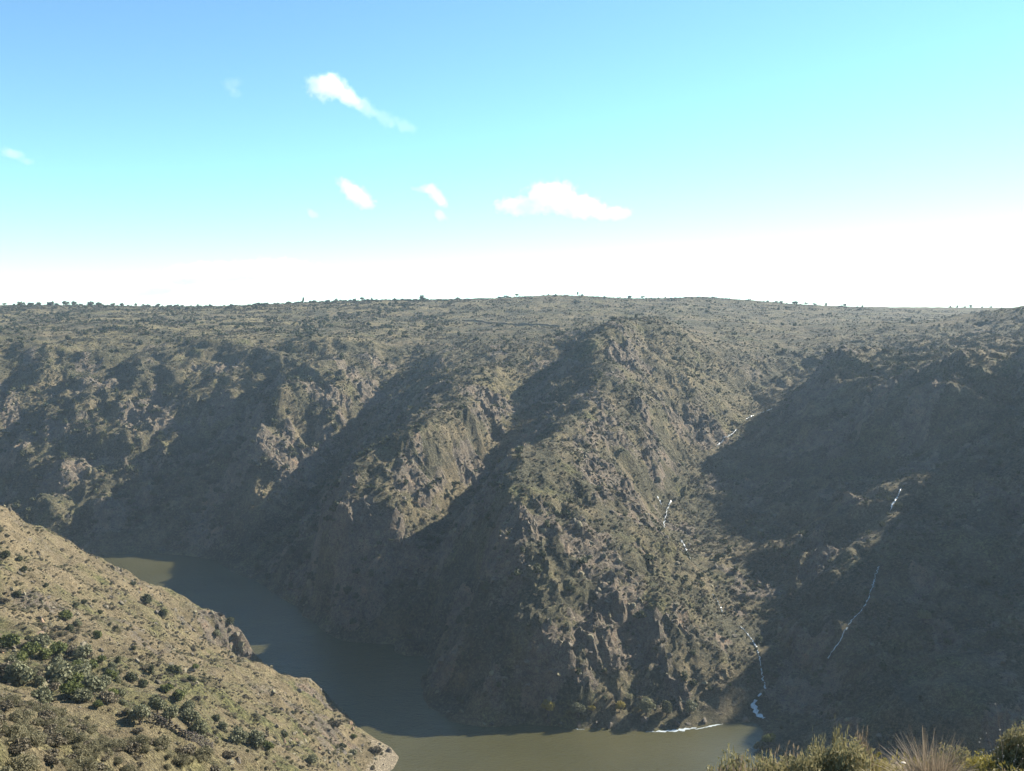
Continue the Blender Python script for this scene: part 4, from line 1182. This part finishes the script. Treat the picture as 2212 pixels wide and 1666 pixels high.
def d_tuft(x, y, z):
    n = fbm(x / 14, y / 14, 3, 131)
    return near_reg(x, y, z) * (0.25 + 0.6 * smooth(-0.3, 0.4, n)) * smooth(25, 60, y)
gx_, gy_, gz_ = scatter(90000, -320, 40, 20, 480, d_tuft, 231)
gpx, _ = project(gx_, gy_, gz_)
kk = gpx < 1150
gx_, gy_, gz_ = gx_[kk], gy_[kk], gz_[kk]
gr_ = np.random.default_rng(232)
gs_ = 0.22 + 0.35 * gr_.uniform(0, 1, len(gx_)) ** 1.6
p_ = ground_at(430, 1560)
srcg = [place('grass_tuft', GRASS_LO[0], p_, 0.5), place('grass_tuft', GRASS_LO[1], p_ + Vector((1.2, 0.4, 0)), 0.5), place('broom_tuft', BROOM_LO[0], p_ + Vector((-1.4, -0.6, 0)), 0.5),
        place('heath_shrub', HEATH_LO[2], p_ + Vector((0.5, 2.0, 0)), 0.5)]
for o, w_ in zip(srcg, ('dry grass tuft, left of two on open ground by the dry stone wall', 'dry grass tuft, right of two on open ground by the dry stone wall', 'pale twig tuft left of the grass tufts by the dry stone wall', 'small heath cushion behind the grass tufts by the dry stone wall')):
    tag(o, w_, 'plant', 'small plants by the dry stone wall')
gn_stuff('dry_grass', gx_, gy_, gz_, gs_, srcg, 'dry grass and small tufts over the near left hillside', 233)

# ---- loose rock of the cliffs
def d_rock(x, y, z):
    rk = interp(ROCK, x, y); st = interp(STEEP, x, y); g = interp(GORGE, x, y)
    nb = interp(NEARB, x, y)
    px, py = project(x, y, z)
    rib = nb * smooth(-0.15, 0.4, fbm(x / 12, y / 12, 3, 141)) * (0.32 + 0.5 * np.exp(-((px - 400) / 170) ** 2 - ((py - 1340) / 70) ** 2))
    return np.clip(rk * (0.25 + 0.75 * st) * 0.8 + 0.03 * g + rib * 0.7 + 0.55 * smooth(4.5, 1.5, z) * smooth(0.3, 0.8, z), 0, 1)
rx, ry_, rz = scatter(100000, -420, 420, 150, 960, d_rock, 241)
rr_ = np.random.default_rng(242)
rs_ = (0.4 + 1.9 * rr_.uniform(0, 1, len(rx)) ** 3) * np.where(ry_ < np.interp(rx, RIVX, RIVY), 0.8, 1.0)
sel, px, py = pick_largest(rx, ry_, rz, rs_, 170)
rest = np.setdiff1d(np.arange(len(rx)), sel)
srcr = {}
bins = {}
for i in sel:
    near = ry_[i] < np.interp(rx[i], RIVX, RIVY)
    rg_phrase = 'near left hillside' if near else region(px[i], py[i], ry_[i])[1]
    me = ROCK_LO[i % 5]
    o = place('rock', me, (rx[i], ry_[i], rz[i]), float(rs_[i]), squash=random.uniform(0.8, 1.5))
    tag(o, 'jagged grey rock sticking out of the ' + rg_phrase, 'rock', 'rocks of the ' + rg_phrase)
    srcr.setdefault(me.name, o)
    bins.setdefault(rg_phrase, []).append((o, px[i], py[i]))
for w_, its in bins.items(): order_labels(its, 'jagged grey rock', w_)
gn_stuff('loose_rock', rx[rest], ry_[rest], rz[rest], rs_[rest], list(srcr.values()), 'jagged loose rock over the cliffs', 243, squash=(0.6, 1.7), sink=0.2)

# ---- dark cushions between the grass of the near bank
cx_, cy_, cz_ = scatter(42000, -320, 40, 60, 480, lambda x, y, z: near_reg(x, y, z) * (0.12 + 0.6 * smooth(-0.1, 0.4, fbm(x / 18, y / 18, 3, 151))), 251)
cpx, _ = project(cx_, cy_, cz_)
kk = cpx < 1150
cx_, cy_, cz_ = cx_[kk], cy_[kk], cz_[kk]
cs_ = 0.2 + 0.5 * np.random.default_rng(252).uniform(0, 1, len(cx_)) ** 2
gn_stuff('heath_cushions', cx_, cy_, cz_, cs_, [h1, h2, h4, srcg[2]], 'low heath cushions dotting the near left hillside', 253)

# ------------------------------------------------------------------ streams that tumble down the two ravines
def foam_material():
    m, nt, bs = new_mat('white_water')
    geo = nd(nt, 'ShaderNodeNewGeometry')
    n = noise_n(nt, geo.outputs['Position'], 1.2, 4, 0.7)
    lk(nt, ramp(nt, n, [(0.3, (0.22, 0.27, 0.29)), (0.62, (0.55, 0.61, 0.64))]), bs.inputs['Base Color'])
    bs.inputs['Roughness'].default_value = 0.35
    return m
M_FOAM = foam_material()
def ribbon(name, pts, widths, lift, parent=None, seed=0, thick=0.25):
    """a lumpy band of water laid on the land along pts"""
    r = np.random.default_rng(seed)
    pts = [np.array(p, float) for p in pts]
    fine, wf = [], []
    for i in range(len(pts) - 1):
        n = max(2, int(np.linalg.norm(pts[i + 1] - pts[i]) / 0.9))
        for k in range(n):
            t = k / n
            fine.append(pts[i] * (1 - t) + pts[i + 1] * t); wf.append(widths[i] * (1 - t) + widths[i + 1] * t)
    fine.append(pts[-1]); wf.append(widths[-1])
    org = Vector(fine[0]) if parent is None else parent.location
    v, f = [], []
    for i, p in enumerate(fine):
        a = fine[max(0, i - 1)]; b = fine[min(len(fine) - 1, i + 1)]
        d = (b - a)[:2]; d = d / max(1e-6, np.linalg.norm(d)); s = np.array([-d[1], d[0]])
        w = wf[i] * r.uniform(0.15, 1.25) * 0.5; off = r.normal(0, 0.25)
        for k, e in ((-1, 0.0), (-0.4, thick), (0.4, thick), (1, 0.0)):
            x, y = p[0] + s[0] * (w * k + off), p[1] + s[1] * (w * k + off)
            zz = max(ground(x, y), 0.0) if lift is not None else 0.0
            top = max(p[2], zz) if lift is not None else 0.0
            v.append((x - org[0], y - org[1], top + (lift or 0.02) + e * r.uniform(0.4, 1.2) - org[2]))
    for i in range(len(fine) - 1):
        for k in range(3):
            f.append((i * 4 + k, i * 4 + k + 1, i * 4 + 5 + k, i * 4 + 4 + k))
    me = bpy.data.meshes.new(name); me.from_pydata(v, [], f)
    o = mesh_obj(name, me, M_FOAM, parent)
    if parent is None: o.location = org
    return o
def stream(stretches, label, seed):
    q0 = ground_at(*stretches[0][0][0])
    o = empty('stream', q0)
    for j, (px_pts, w) in enumerate(stretches):
        pts = [ground_at(*p) for p in px_pts]
        pts = [p for p in pts if p is not None]
        # keep a stretch together where a rock breaks the sight line
        good = [pts[0]]
        for p in pts[1:]:
            if (p - good[-1]).length < 30: good.append(p)
        if len(good) < 2: continue
        ribbon('cascade', good, list(0.8 * np.linspace(w[0], w[1], len(good))), 0.25, o, seed + j)
    tag(o, label, 'stream')
stream([([(1668,884),(1656,889),(1645,893),(1628,898),(1612,906)], (1.8, 1.0)), ([(1592,928),(1582,937),(1572,945),(1562,952),(1548,966)], (1.0, 0.7)), ([(1420,1074),(1424,1082),(1429,1092)], (1.5, 0.7)), ([(1450,1080),(1446,1092),(1440,1106),(1436,1124),(1434,1140)], (0.7, 0.9)),
        ([(1470,1165),(1478,1180),(1484,1195),(1492,1210)], (0.8, 0.8)), ([(1540,1285),(1552,1305),(1560,1325)], (0.5, 0.5)), ([(1600,1355),(1608,1365),(1622,1380),(1634,1400),(1640,1420),(1643,1440)], (0.6, 0.9)), ([(1643,1446),(1646,1460),(1650,1475),(1652,1490)], (0.7, 1.1)),
        ([(1651,1492),(1640,1505),(1628,1522)], (0.9, 1.5)), ([(1626,1520),(1630,1534),(1638,1548),(1650,1554)], (3.4, 2.6))],
       'white stream cascading down the ravine between the central spur and the shaded slope', 300)
stream([([(1948,1055),(1943,1064),(1937,1076),(1928,1092),(1922,1106)], (0.8, 0.9)), ([(1898,1225),(1894,1240),(1889,1255),(1882,1275),(1876,1296),(1868,1310),(1856,1326),(1842,1340),(1832,1352)], (0.5, 0.7)),
        ([(1832,1358),(1820,1378),(1808,1394),(1798,1408),(1788,1424)], (0.5, 0.7))],
       'thin white stream falling down the deeply shaded side valley at the right', 330)
def foam_streak(px_pts, w, label, seed):
    pts = [Vector(by_z(a, b, 0.0)) for a, b in px_pts]
    o = ribbon('foam_streak', pts, w, None, None, seed, thick=0.04)
    tag(o, label, 'foam', 'foam on the river')
foam_streak([(1395,1581),(1430,1580),(1470,1577),(1505,1572)], [0.3, 1.7, 2.4, 0.5], 'bright white foam streak floating along the foot of the central spur', 360)
foam_streak([(1502,1576),(1530,1570),(1562,1564)], [0.4, 1.6, 0.3], 'shorter foam streak nearer the stream mouth', 361)
foam_streak([(1215,1571),(1240,1573),(1262,1577)], [0.2, 0.7, 0.2], 'faint foam trace on the water below the middle of the central spur', 362)

# shore stones of the far bank
for px, py, w, lab, mat, sq in [(1045,1564,22,'pale sloping slab at the foot of the central spur, left one',None,0.6),(1062,1562,18,'pale sloping slab at the foot of the central spur, right one',None,0.6),
                                (1610,1552,44,'brown rounded boulder at the stream mouth',M_RUST,0.5),(1212,1562,14,'small pale rock at the waterline under the central spur',None,0.9)]:
    rock_at(px, py, w, lab, mat=mat, squash=sq, group='rocks on the far shore')
# trees along the far waterline
for px, py, w, ms, mat, lab in [(1185,1545,36,FRESH_HI,M_GOLD,'yellow leaved tree at the waterline, left of three under the central spur'),(1278,1540,20,FRESH_HI,M_GOLD,'small yellow tree at the waterline, middle of three under the central spur'),
                           (1338,1540,28,FRESH_HI,M_GOLD,'yellow leaved tree at the waterline, right of three under the central spur'),(1395,1545,44,OLIVE_HI,None,'grey green tree at the waterline under the right side of the central spur'),
                           (1440,1548,40,OAK_HI,None,'dark tree at the waterline beside the foam streak'),(1250,1548,34,OLIVE_HI,None,'grey tree at the waterline between two yellow trees'),(1490,1545,36,OLIVE_HI,None,'grey green tree at the waterline left of the stream mouth'),
                           (1662,1612,34,FRESH_HI,None,'bright yellow green tree right of the stream mouth above the near shore'),(1640,1622,26,OAK_HI,None,'dark tree below the bright yellow green tree'),
                           (1995,1345,34,OLIVE_HI,None,'lone paler tree on the deeply shaded right slope')]:
    p = ground_at(px, py)
    me = random.choice(ms)
    if mat is not None:
        me = me.copy(); me.materials.clear(); me.materials.append(mat)
    tree('waterside_tree', p, metres(w, p) * 0.55, me, lab, 'trees along the far shore', trunk_h=0.4, squash=1.1)

# dark field walls crossing the far hillside
def field_wall(px_pts, label, h, wd):
    pts = [ground_at(a, b, 500) for a, b in px_pts]
    org = pts[0]
    pts = [Vector(p) for p in densify([tuple(p) for p in pts], 3.0)]
    v, f = [], []
    for i, p in enumerate(pts):
        a = pts[max(0, i - 1)]; b = pts[min(len(pts) - 1, i + 1)]
        d = (b - a); s = Vector((-d.y, d.x, 0)).normalized() * wd * 0.5
        g = ground(p.x, p.y); hh = h * random.uniform(0.7, 1.2)
        for q, zz in ((p - s, g - 0.4), (p - s * 0.7, g + hh), (p + s * 0.7, g + hh), (p + s, g - 0.4)):
            v.append((q.x - org.x, q.y - org.y, zz - org.z))
    for i in range(len(pts) - 1):
        for k in range(3):
            f.append((i * 4 + k, i * 4 + k + 1, i * 4 + 5 + k, i * 4 + 4 + k))
    f += [(3, 2, 1, 0), tuple(len(v) - 4 + k for k in range(4))]
    me = bpy.data.meshes.new('field_wall'); me.from_pydata(v, [], f)
    o = mesh_obj('field_wall', me, M_ROCK); o.location = org
    tag(o, label, 'stone wall', 'field walls on the far hillside')
field_wall([(998,693),(1040,695),(1090,699),(1150,703),(1210,706)], 'long dark field wall crossing the far hillside above the central spur', 1.3, 1.2)
field_wall([(1160,868),(1180,871),(1205,872)], 'short field wall on the sunny slope left of the big shadow', 1.0, 1.0)

# ------------------------------------------------------------------ plants at the photographer's feet
M_SPRIG = leaf_material('sprig_leaf', (0.14, 0.125, 0.06), (0.30, 0.27, 0.14), trans=0.3)
M_SPRIG2 = leaf_material('heather_leaf', (0.16, 0.125, 0.085), (0.30, 0.235, 0.16), trans=0.3)
M_MOSS = leaf_material('mossy_leaf', (0.16, 0.14, 0.035), (0.34, 0.29, 0.08), trans=0.3)
M_STRAW = leaf_material('straw', (0.17, 0.135, 0.095), (0.36, 0.285, 0.20), trans=0.3)
M_SEED = leaf_material('seed_head', (0.40, 0.33, 0.25), (0.70, 0.62, 0.52), trans=0.2)
def sprig_bush(name, rng, stems, leaves, height=1.0, lean=0.75, leaf=0.075, width=0.011, root=0.35):
    v, f = twiggy(name, rng, stems, height=height, width=width, segs=3, lean=lean, droop=0.1, root=root)
    V = v.reshape(stems, 8, 3)
    mids = (V[:, 0::2] + V[:, 1::2]) / 2                       # stems, 4, 3
    t = rng.uniform(0.25, 1.0, (stems, leaves)) * 3
    k = np.clip(t.astype(int), 0, 2); fr = (t - k)[..., None]
    ii = np.arange(stems)[:, None]
    p = (mids[ii, k] * (1 - fr) + mids[ii, k + 1] * fr).reshape(-1, 3)
    n = len(p)
    p = p + rng.normal(0, 0.022, p.shape)
    d = rng.normal(size=(n, 3)); d[:, 2] = np.abs(d[:, 2]) + 0.5; d /= np.linalg.norm(d, axis=1, keepdims=True)
    s = np.cross(d, rng.normal(size=(n, 3))); s /= np.linalg.norm(s, axis=1, keepdims=True)
    L = leaf * rng.uniform(0.6, 1.5, (n, 1))
    q = np.stack([p, p + d * L * 0.5 + s * L * 0.22, p + d * L, p + d * L * 0.5 - s * L * 0.22], 1).reshape(-1, 3)
    fq = np.arange(len(q)).reshape(-1, 4) + len(v)
    return mesh_np(name, np.concatenate([v, q]), np.concatenate([f, fq]))
fr_ = np.random.default_rng(77)
SPRIG = [sprig_bush('sprig_bush', fr_, 240, 26) for _ in range(3)]
SPRIGT = [sprig_bush('sprig_bush', fr_, 60, 40, lean=0.4, root=0.1) for _ in range(2)]
HEATHER = [sprig_bush('heather_bush', fr_, 260, 22, lean=0.9) for _ in range(2)]
SPRIG = [lobed('scrub_bush', fr_, 15, 300, 0.055, core=0.55, tall=0.85, thin=0.3, flat=1.0) for _ in range(3)]
MOSS = [lobed('cushion', fr_, 12, 320, 0.055, core=0.6, tall=0.7, thin=0.35) for _ in range(2)]
for ms, mt in ((SPRIG, M_SPRIG), (SPRIGT, M_SPRIG), (HEATHER, M_SPRIG2), (MOSS, M_MOSS)):
    for me in ms: me.materials.append(mt)
def fg(px, top, d, w, ms, name, label, group=None, cat='shrub'):
    """a plant d metres ahead whose tip shows at (px, top) and which is w wide there"""
    x, y, zt = by_dist(px, top - 12, d)
    g = ground(x, y)
    h = max(0.15, zt - g)
    o = mesh_obj(name, random.choice(ms))
    r = w * d / FOC * 0.62
    o.location = (x, y, g - 0.03); o.rotation_euler = (0, 0, random.uniform(0, 6.28))
    o.scale = (r, r, h / 1.02)
    return tag(o, label, cat, group)
GF = 'plants on the rim at the lower right'
for a in [(1570,1640,12.6,120,SPRIG,'sprig_bush','pale green bush at the left end of the lower right rim'),
          (1612,1612,12.4,110,SPRIG,'sprig_bush','pale green bush with a raised tip, second from the left on the rim'),
          (1690,1618,12.6,120,HEATHER,'heather_bush','pinkish brown heather on the rim, left of the upright sprigs'),
          (1660,1640,12.0,150,SPRIG,'sprig_bush','broad olive bush in front of the pinkish heather on the rim'),
          (1768,1592,12.3,70,SPRIGT,'sprig_bush','leftmost upright leafy sprig on the rim'),
          (1814,1570,12.2,70,SPRIGT,'sprig_bush','tallest upright leafy sprig on the rim'),
          (1858,1582,12.4,80,HEATHER,'heather_bush','grey brown thin sprig right of the tallest sprig'),
          (1740,1635,11.8,150,SPRIG,'sprig_bush','broad olive bush below the leftmost upright sprig'),
          (1830,1625,11.8,150,SPRIG,'sprig_bush','broad olive bush below the tallest sprig'),
          (1900,1628,12.4,130,MOSS,'mossy_cushion','yellow green cushion left of the big grass tussock'),
          (1955,1612,12.8,120,MOSS,'mossy_cushion','yellow green cushion behind the big grass tussock'),
          (1940,1645,11.6,130,MOSS,'mossy_cushion','golden cushion in front of the big grass tussock'),
          (2120,1622,12.6,130,MOSS,'mossy_cushion','yellow green cushion right of the dark rock'),
          (2170,1635,11.8,120,MOSS,'mossy_cushion','golden cushion at the right edge in front of the seed head plant'),
          (2212,1590,12.2,120,SPRIG,'sprig_bush','olive bush at the right edge of the rim'),
          (2230,1575,12.8,120,HEATHER,'heather_bush','brown heather bush cut by the right edge'),
          (2070,1628,12.9,110,SPRIG,'sprig_bush','small olive bush between the tussock and the dark rock'),
          (1600,1655,11.4,170,HEATHER,'heather_bush','brown heather at the bottom edge, left end of the rim')]:
    fg(*a, GF)
# big grass tussock with a dark stalk
x, y, zt = by_dist(2018, 1566, 11.4)
g0 = ground(x, y)
tus = empty('grass_tussock', (x, y, g0 - 0.03))
v, f = twiggy('blades', fr_, 5200, height=1.0, width=0.0055, segs=4, lean=1.15, droop=0.55, root=0.10)
me = mesh_np('blades', v, f); me.materials.append(M_STRAW)
bl = mesh_obj('blades', me, parent=tus); k = (zt - g0); bl.scale = (k * 0.95, k * 0.95, k * 0.98)
v, f = twiggy('stalks', fr_, 90, height=0.55, width=0.006, segs=3, lean=0.2, droop=0.0, root=0.05)
me = mesh_np('stalks', v, f); me.materials.append(leaf_material('dark_straw', (0.05, 0.035, 0.025), (0.12, 0.085, 0.06), trans=0.1))
st = mesh_obj('stalks', me, parent=tus); st.scale = (k, k, k)
tag(tus, 'big dry fountain shaped grass tussock with dark stalks on the rim', 'grass tussock')
# seed head plant
x, y, zt = by_dist(2168, 1545, 11.9)
g0 = ground(x, y)
sp = empty('seed_head_plant', (x, y, g0 - 0.02))
n = 16
v, f = twiggy('stems', fr_, n, height=1.0, width=0.006, segs=4, lean=0.45, droop=0.05, root=0.08)
h = zt - g0
me = mesh_np('stems', v * h, f); me.materials.append(M_STRAW)
mesh_obj('stems', me, parent=sp)
tips = (v * h).reshape(n, 10, 3)
for i in range(n):
    for kk in (9, 7, 6):
        if random.random() < 0.75:
            s_ = mesh_obj('seed_head', ROCK_LO[i % 5].copy() if False else SEED_ME, parent=sp) if 'SEED_ME' in globals() else None
            if s_ is None:
                SEED_ME = rock_mesh('seed_head', fr_, 1, 2); SEED_ME.materials.append(M_SEED)
                s_ = mesh_obj('seed_head', SEED_ME, parent=sp)
            s_.location = tips[i, kk] + fr_.normal(0, 0.012, 3)
            r_ = random.uniform(0.006, 0.012); s_.scale = (r_, r_, r_ * 1.4)
tag(sp, 'thin stemmed plant with pale seed heads at the right edge of the rim', 'plant')
# dark rock and a pale dry flower head
o = rock_at(2085, 1668, 75, 'dark rounded rock on the rim right of the grass tussock', squash=0.9, group=None)
x, y, zt = by_dist(2086, 1638, 11.7); g0 = ground(x, y)
if o is None: o = tag(mesh_obj('boulder', ROCK_HI[0]), 'dark rounded rock on the rim right of the grass tussock', 'rock')
o.location = (x, y, (g0 + zt) / 2 - 0.1); o.scale = (0.30, 0.26, max(0.15, (zt - g0) / 2 + 0.12))
x, y, zt = by_dist(1951, 1648, 11.2); g0 = ground(x, y)
fl = empty('dry_flower', (x, y, g0))
v, f = twiggy('stem', fr_, 3, height=1.0, width=0.004, segs=3, lean=0.05, root=0.01)
me = mesh_np('stem', v * (zt - g0), f); me.materials.append(M_STRAW); mesh_obj('stem', me, parent=fl)
me = rock_mesh('flower_head', fr_, 2, 2, 0.5); me.materials.append(M_SEED)
q = mesh_obj('flower_head', me, parent=fl); q.location = (0, 0, zt - g0); q.scale = (0.03, 0.03, 0.02)
tag(fl, 'pale dry flower head in front of the grass tussock', 'flower')

# low growth between them
lr = np.random.default_rng(78)
lx = lr.uniform(1.0, 8.5, 2600); ly = lr.uniform(9.5, 15.5, 2600)
lx2, ly2 = lx, ly
lz = interp(Z, lx, ly)
ls = lr.uniform(0.22, 0.5, len(lx))
lpx, lpy = project(lx, ly, lz)
rim_src = [o for o in scene.objects if o.name.startswith(('mossy_cushion', 'sprig_bush', 'heather_bush'))][:6]
gn_stuff('rim_undergrowth', lx, ly, lz, ls, rim_src, 'low dry undergrowth between the plants of the rim', 79)

# ------------------------------------------------------------------ small clouds high over the plateau
def cloud_material(dens, scale):
    m = bpy.data.materials.new('cloud')
    m.use_nodes = True
    nt = m.node_tree
    for n in list(nt.nodes): nt.nodes.remove(n)
    out = nd(nt, 'ShaderNodeOutputMaterial')
    pv = nd(nt, 'ShaderNodeVolumePrincipled')
    pv.inputs['Color'].default_value = (1, 1, 1, 1)
    pv.inputs['Anisotropy'].default_value = 0.3
    tc = nd(nt, 'ShaderNodeTexCoord')
    att = nd(nt, 'ShaderNodeNewGeometry')
    n1 = noise_n(nt, att.outputs['Position'], scale, 5, 0.6)
    ln = nd(nt, 'ShaderNodeVectorMath', operation='LENGTH'); lk(nt, tc.outputs['Object'], ln.inputs[0])
    fall = maprange(nt, ln.outputs['Value'], 0.25, 1.0, 0.62, -0.30)
    d = maprange(nt, math_n(nt, 'ADD', math_n(nt, 'MULTIPLY', n1, 2.0), fall), 0.95, 1.40, 0.0, dens * 0.28)
    lk(nt, d, pv.inputs['Density'])
    lk(nt, pv.outputs[0], out.inputs['Volume'])
    return m
CLOUD_D = 9000.0
cl_v, cl_f = ICO3
cl_me = mesh_np('cloud', cl_v, cl_f)
def cloud_puff(px, py, w, h, rot, dens, name, parent=None):
    x, y, z = by_dist(px, py, CLOUD_D)
    s = CLOUD_D / FOC * 0.5
    me = cl_me.copy(); me.materials.append(cloud_material(dens, 0.011))
    o = mesh_obj(name, me, parent=parent)
    loc = Vector((x, y, z))
    o.location = loc - (parent.location if parent else Vector((0, 0, 0)))
    o.rotation_euler = (0, math.radians(rot), 0)
    o.scale = (w * s * 1.35, max(w, h) * s * 0.9, h * s * 1.35)
    return o
def cloud(puffs, label):
    e = empty('cloud', by_dist(puffs[0][0], puffs[0][1], CLOUD_D))
    for p in puffs:
        cloud_puff(*p, 'puff', e)
    tag(e, label, 'cloud', 'small clouds in the sky')
cloud([(705,188,85,58,0,0.020),(750,208,80,36,35,0.016),(790,232,60,34,35,0.007),(830,255,60,30,30,0.0035),(870,272,60,28,22,0.0035)], 'bright cloud with a wispy tail, highest in the sky left of centre')
cloud([(768,420,92,38,35,0.020)], 'small slanted bright cloud below the tailed cloud')
cloud([(945,425,60,28,50,0.014),(930,405,40,20,0,0.010),(905,410,40,14,10,0.007),(955,440,30,24,30,0.010),(952,465,36,24,40,0.012)], 'broken little cloud between the slanted one and the long one')
cloud([(1130,445,110,40,0,0.022),(1190,425,110,66,0,0.022),(1250,445,110,50,8,0.022),(1325,462,80,30,0,0.016)], 'long flat bright cloud low in the middle of the sky')
cloud([(676,463,34,18,30,0.010)], 'tiny cloud scrap left of the slanted cloud')
cloud([(28,332,52,24,12,0.010),(58,348,36,16,10,0.007)], 'faint cloud at the left edge of the sky')
cloud([(500,182,50,30,0,0.003),(510,200,26,26,0,0.003)], 'faint wisp left of the tailed cloud')
CLOUD_D = 14000.0
cloud([(590,585,190,50,0,0.010),(470,590,200,46,0,0.010),(400,600,120,40,0,0.010),(300,628,200,36,0,0.008)], 'low cloud bank resting on the horizon at the left')
cloud([(20,620,140,50,8,0.010)], 'low cloud on the horizon at the left edge')

# ------------------------------------------------------------------ haze
def build_haze():
    m = bpy.data.materials.new('haze')
    m.use_nodes = True
    nt = m.node_tree
    for n in list(nt.nodes): nt.nodes.remove(n)
    out = nd(nt, 'ShaderNodeOutputMaterial')
    pv = nd(nt, 'ShaderNodeVolumePrincipled')
    pv.inputs['Color'].default_value = (0.60, 0.79, 1.0, 1)
    pv.inputs['Density'].default_value = HAZE
    pv.inputs['Anisotropy'].default_value = 0.2
    lk(nt, pv.outputs[0], out.inputs['Volume'])
    x0, x1, y0, y1, z0, z1 = -2400, 2400, -600, 3700, float(Z.min()) - 1.0, float(Z.max()) + 16.0
    v = [(x, y, z) for z in (z0, z1) for y in (y0, y1) for x in (x0, x1)]
    f = [(0, 2, 3, 1), (4, 5, 7, 6), (0, 1, 5, 4), (2, 6, 7, 3), (0, 4, 6, 2), (1, 3, 7, 5)]
    me = bpy.data.meshes.new('haze'); me.from_pydata(v, [], f)
    o = mesh_obj('haze', me, m)
    tag(o, 'thin blue haze hanging in the gorge air', kind='stuff')
HAZE = 0.00008
build_haze()
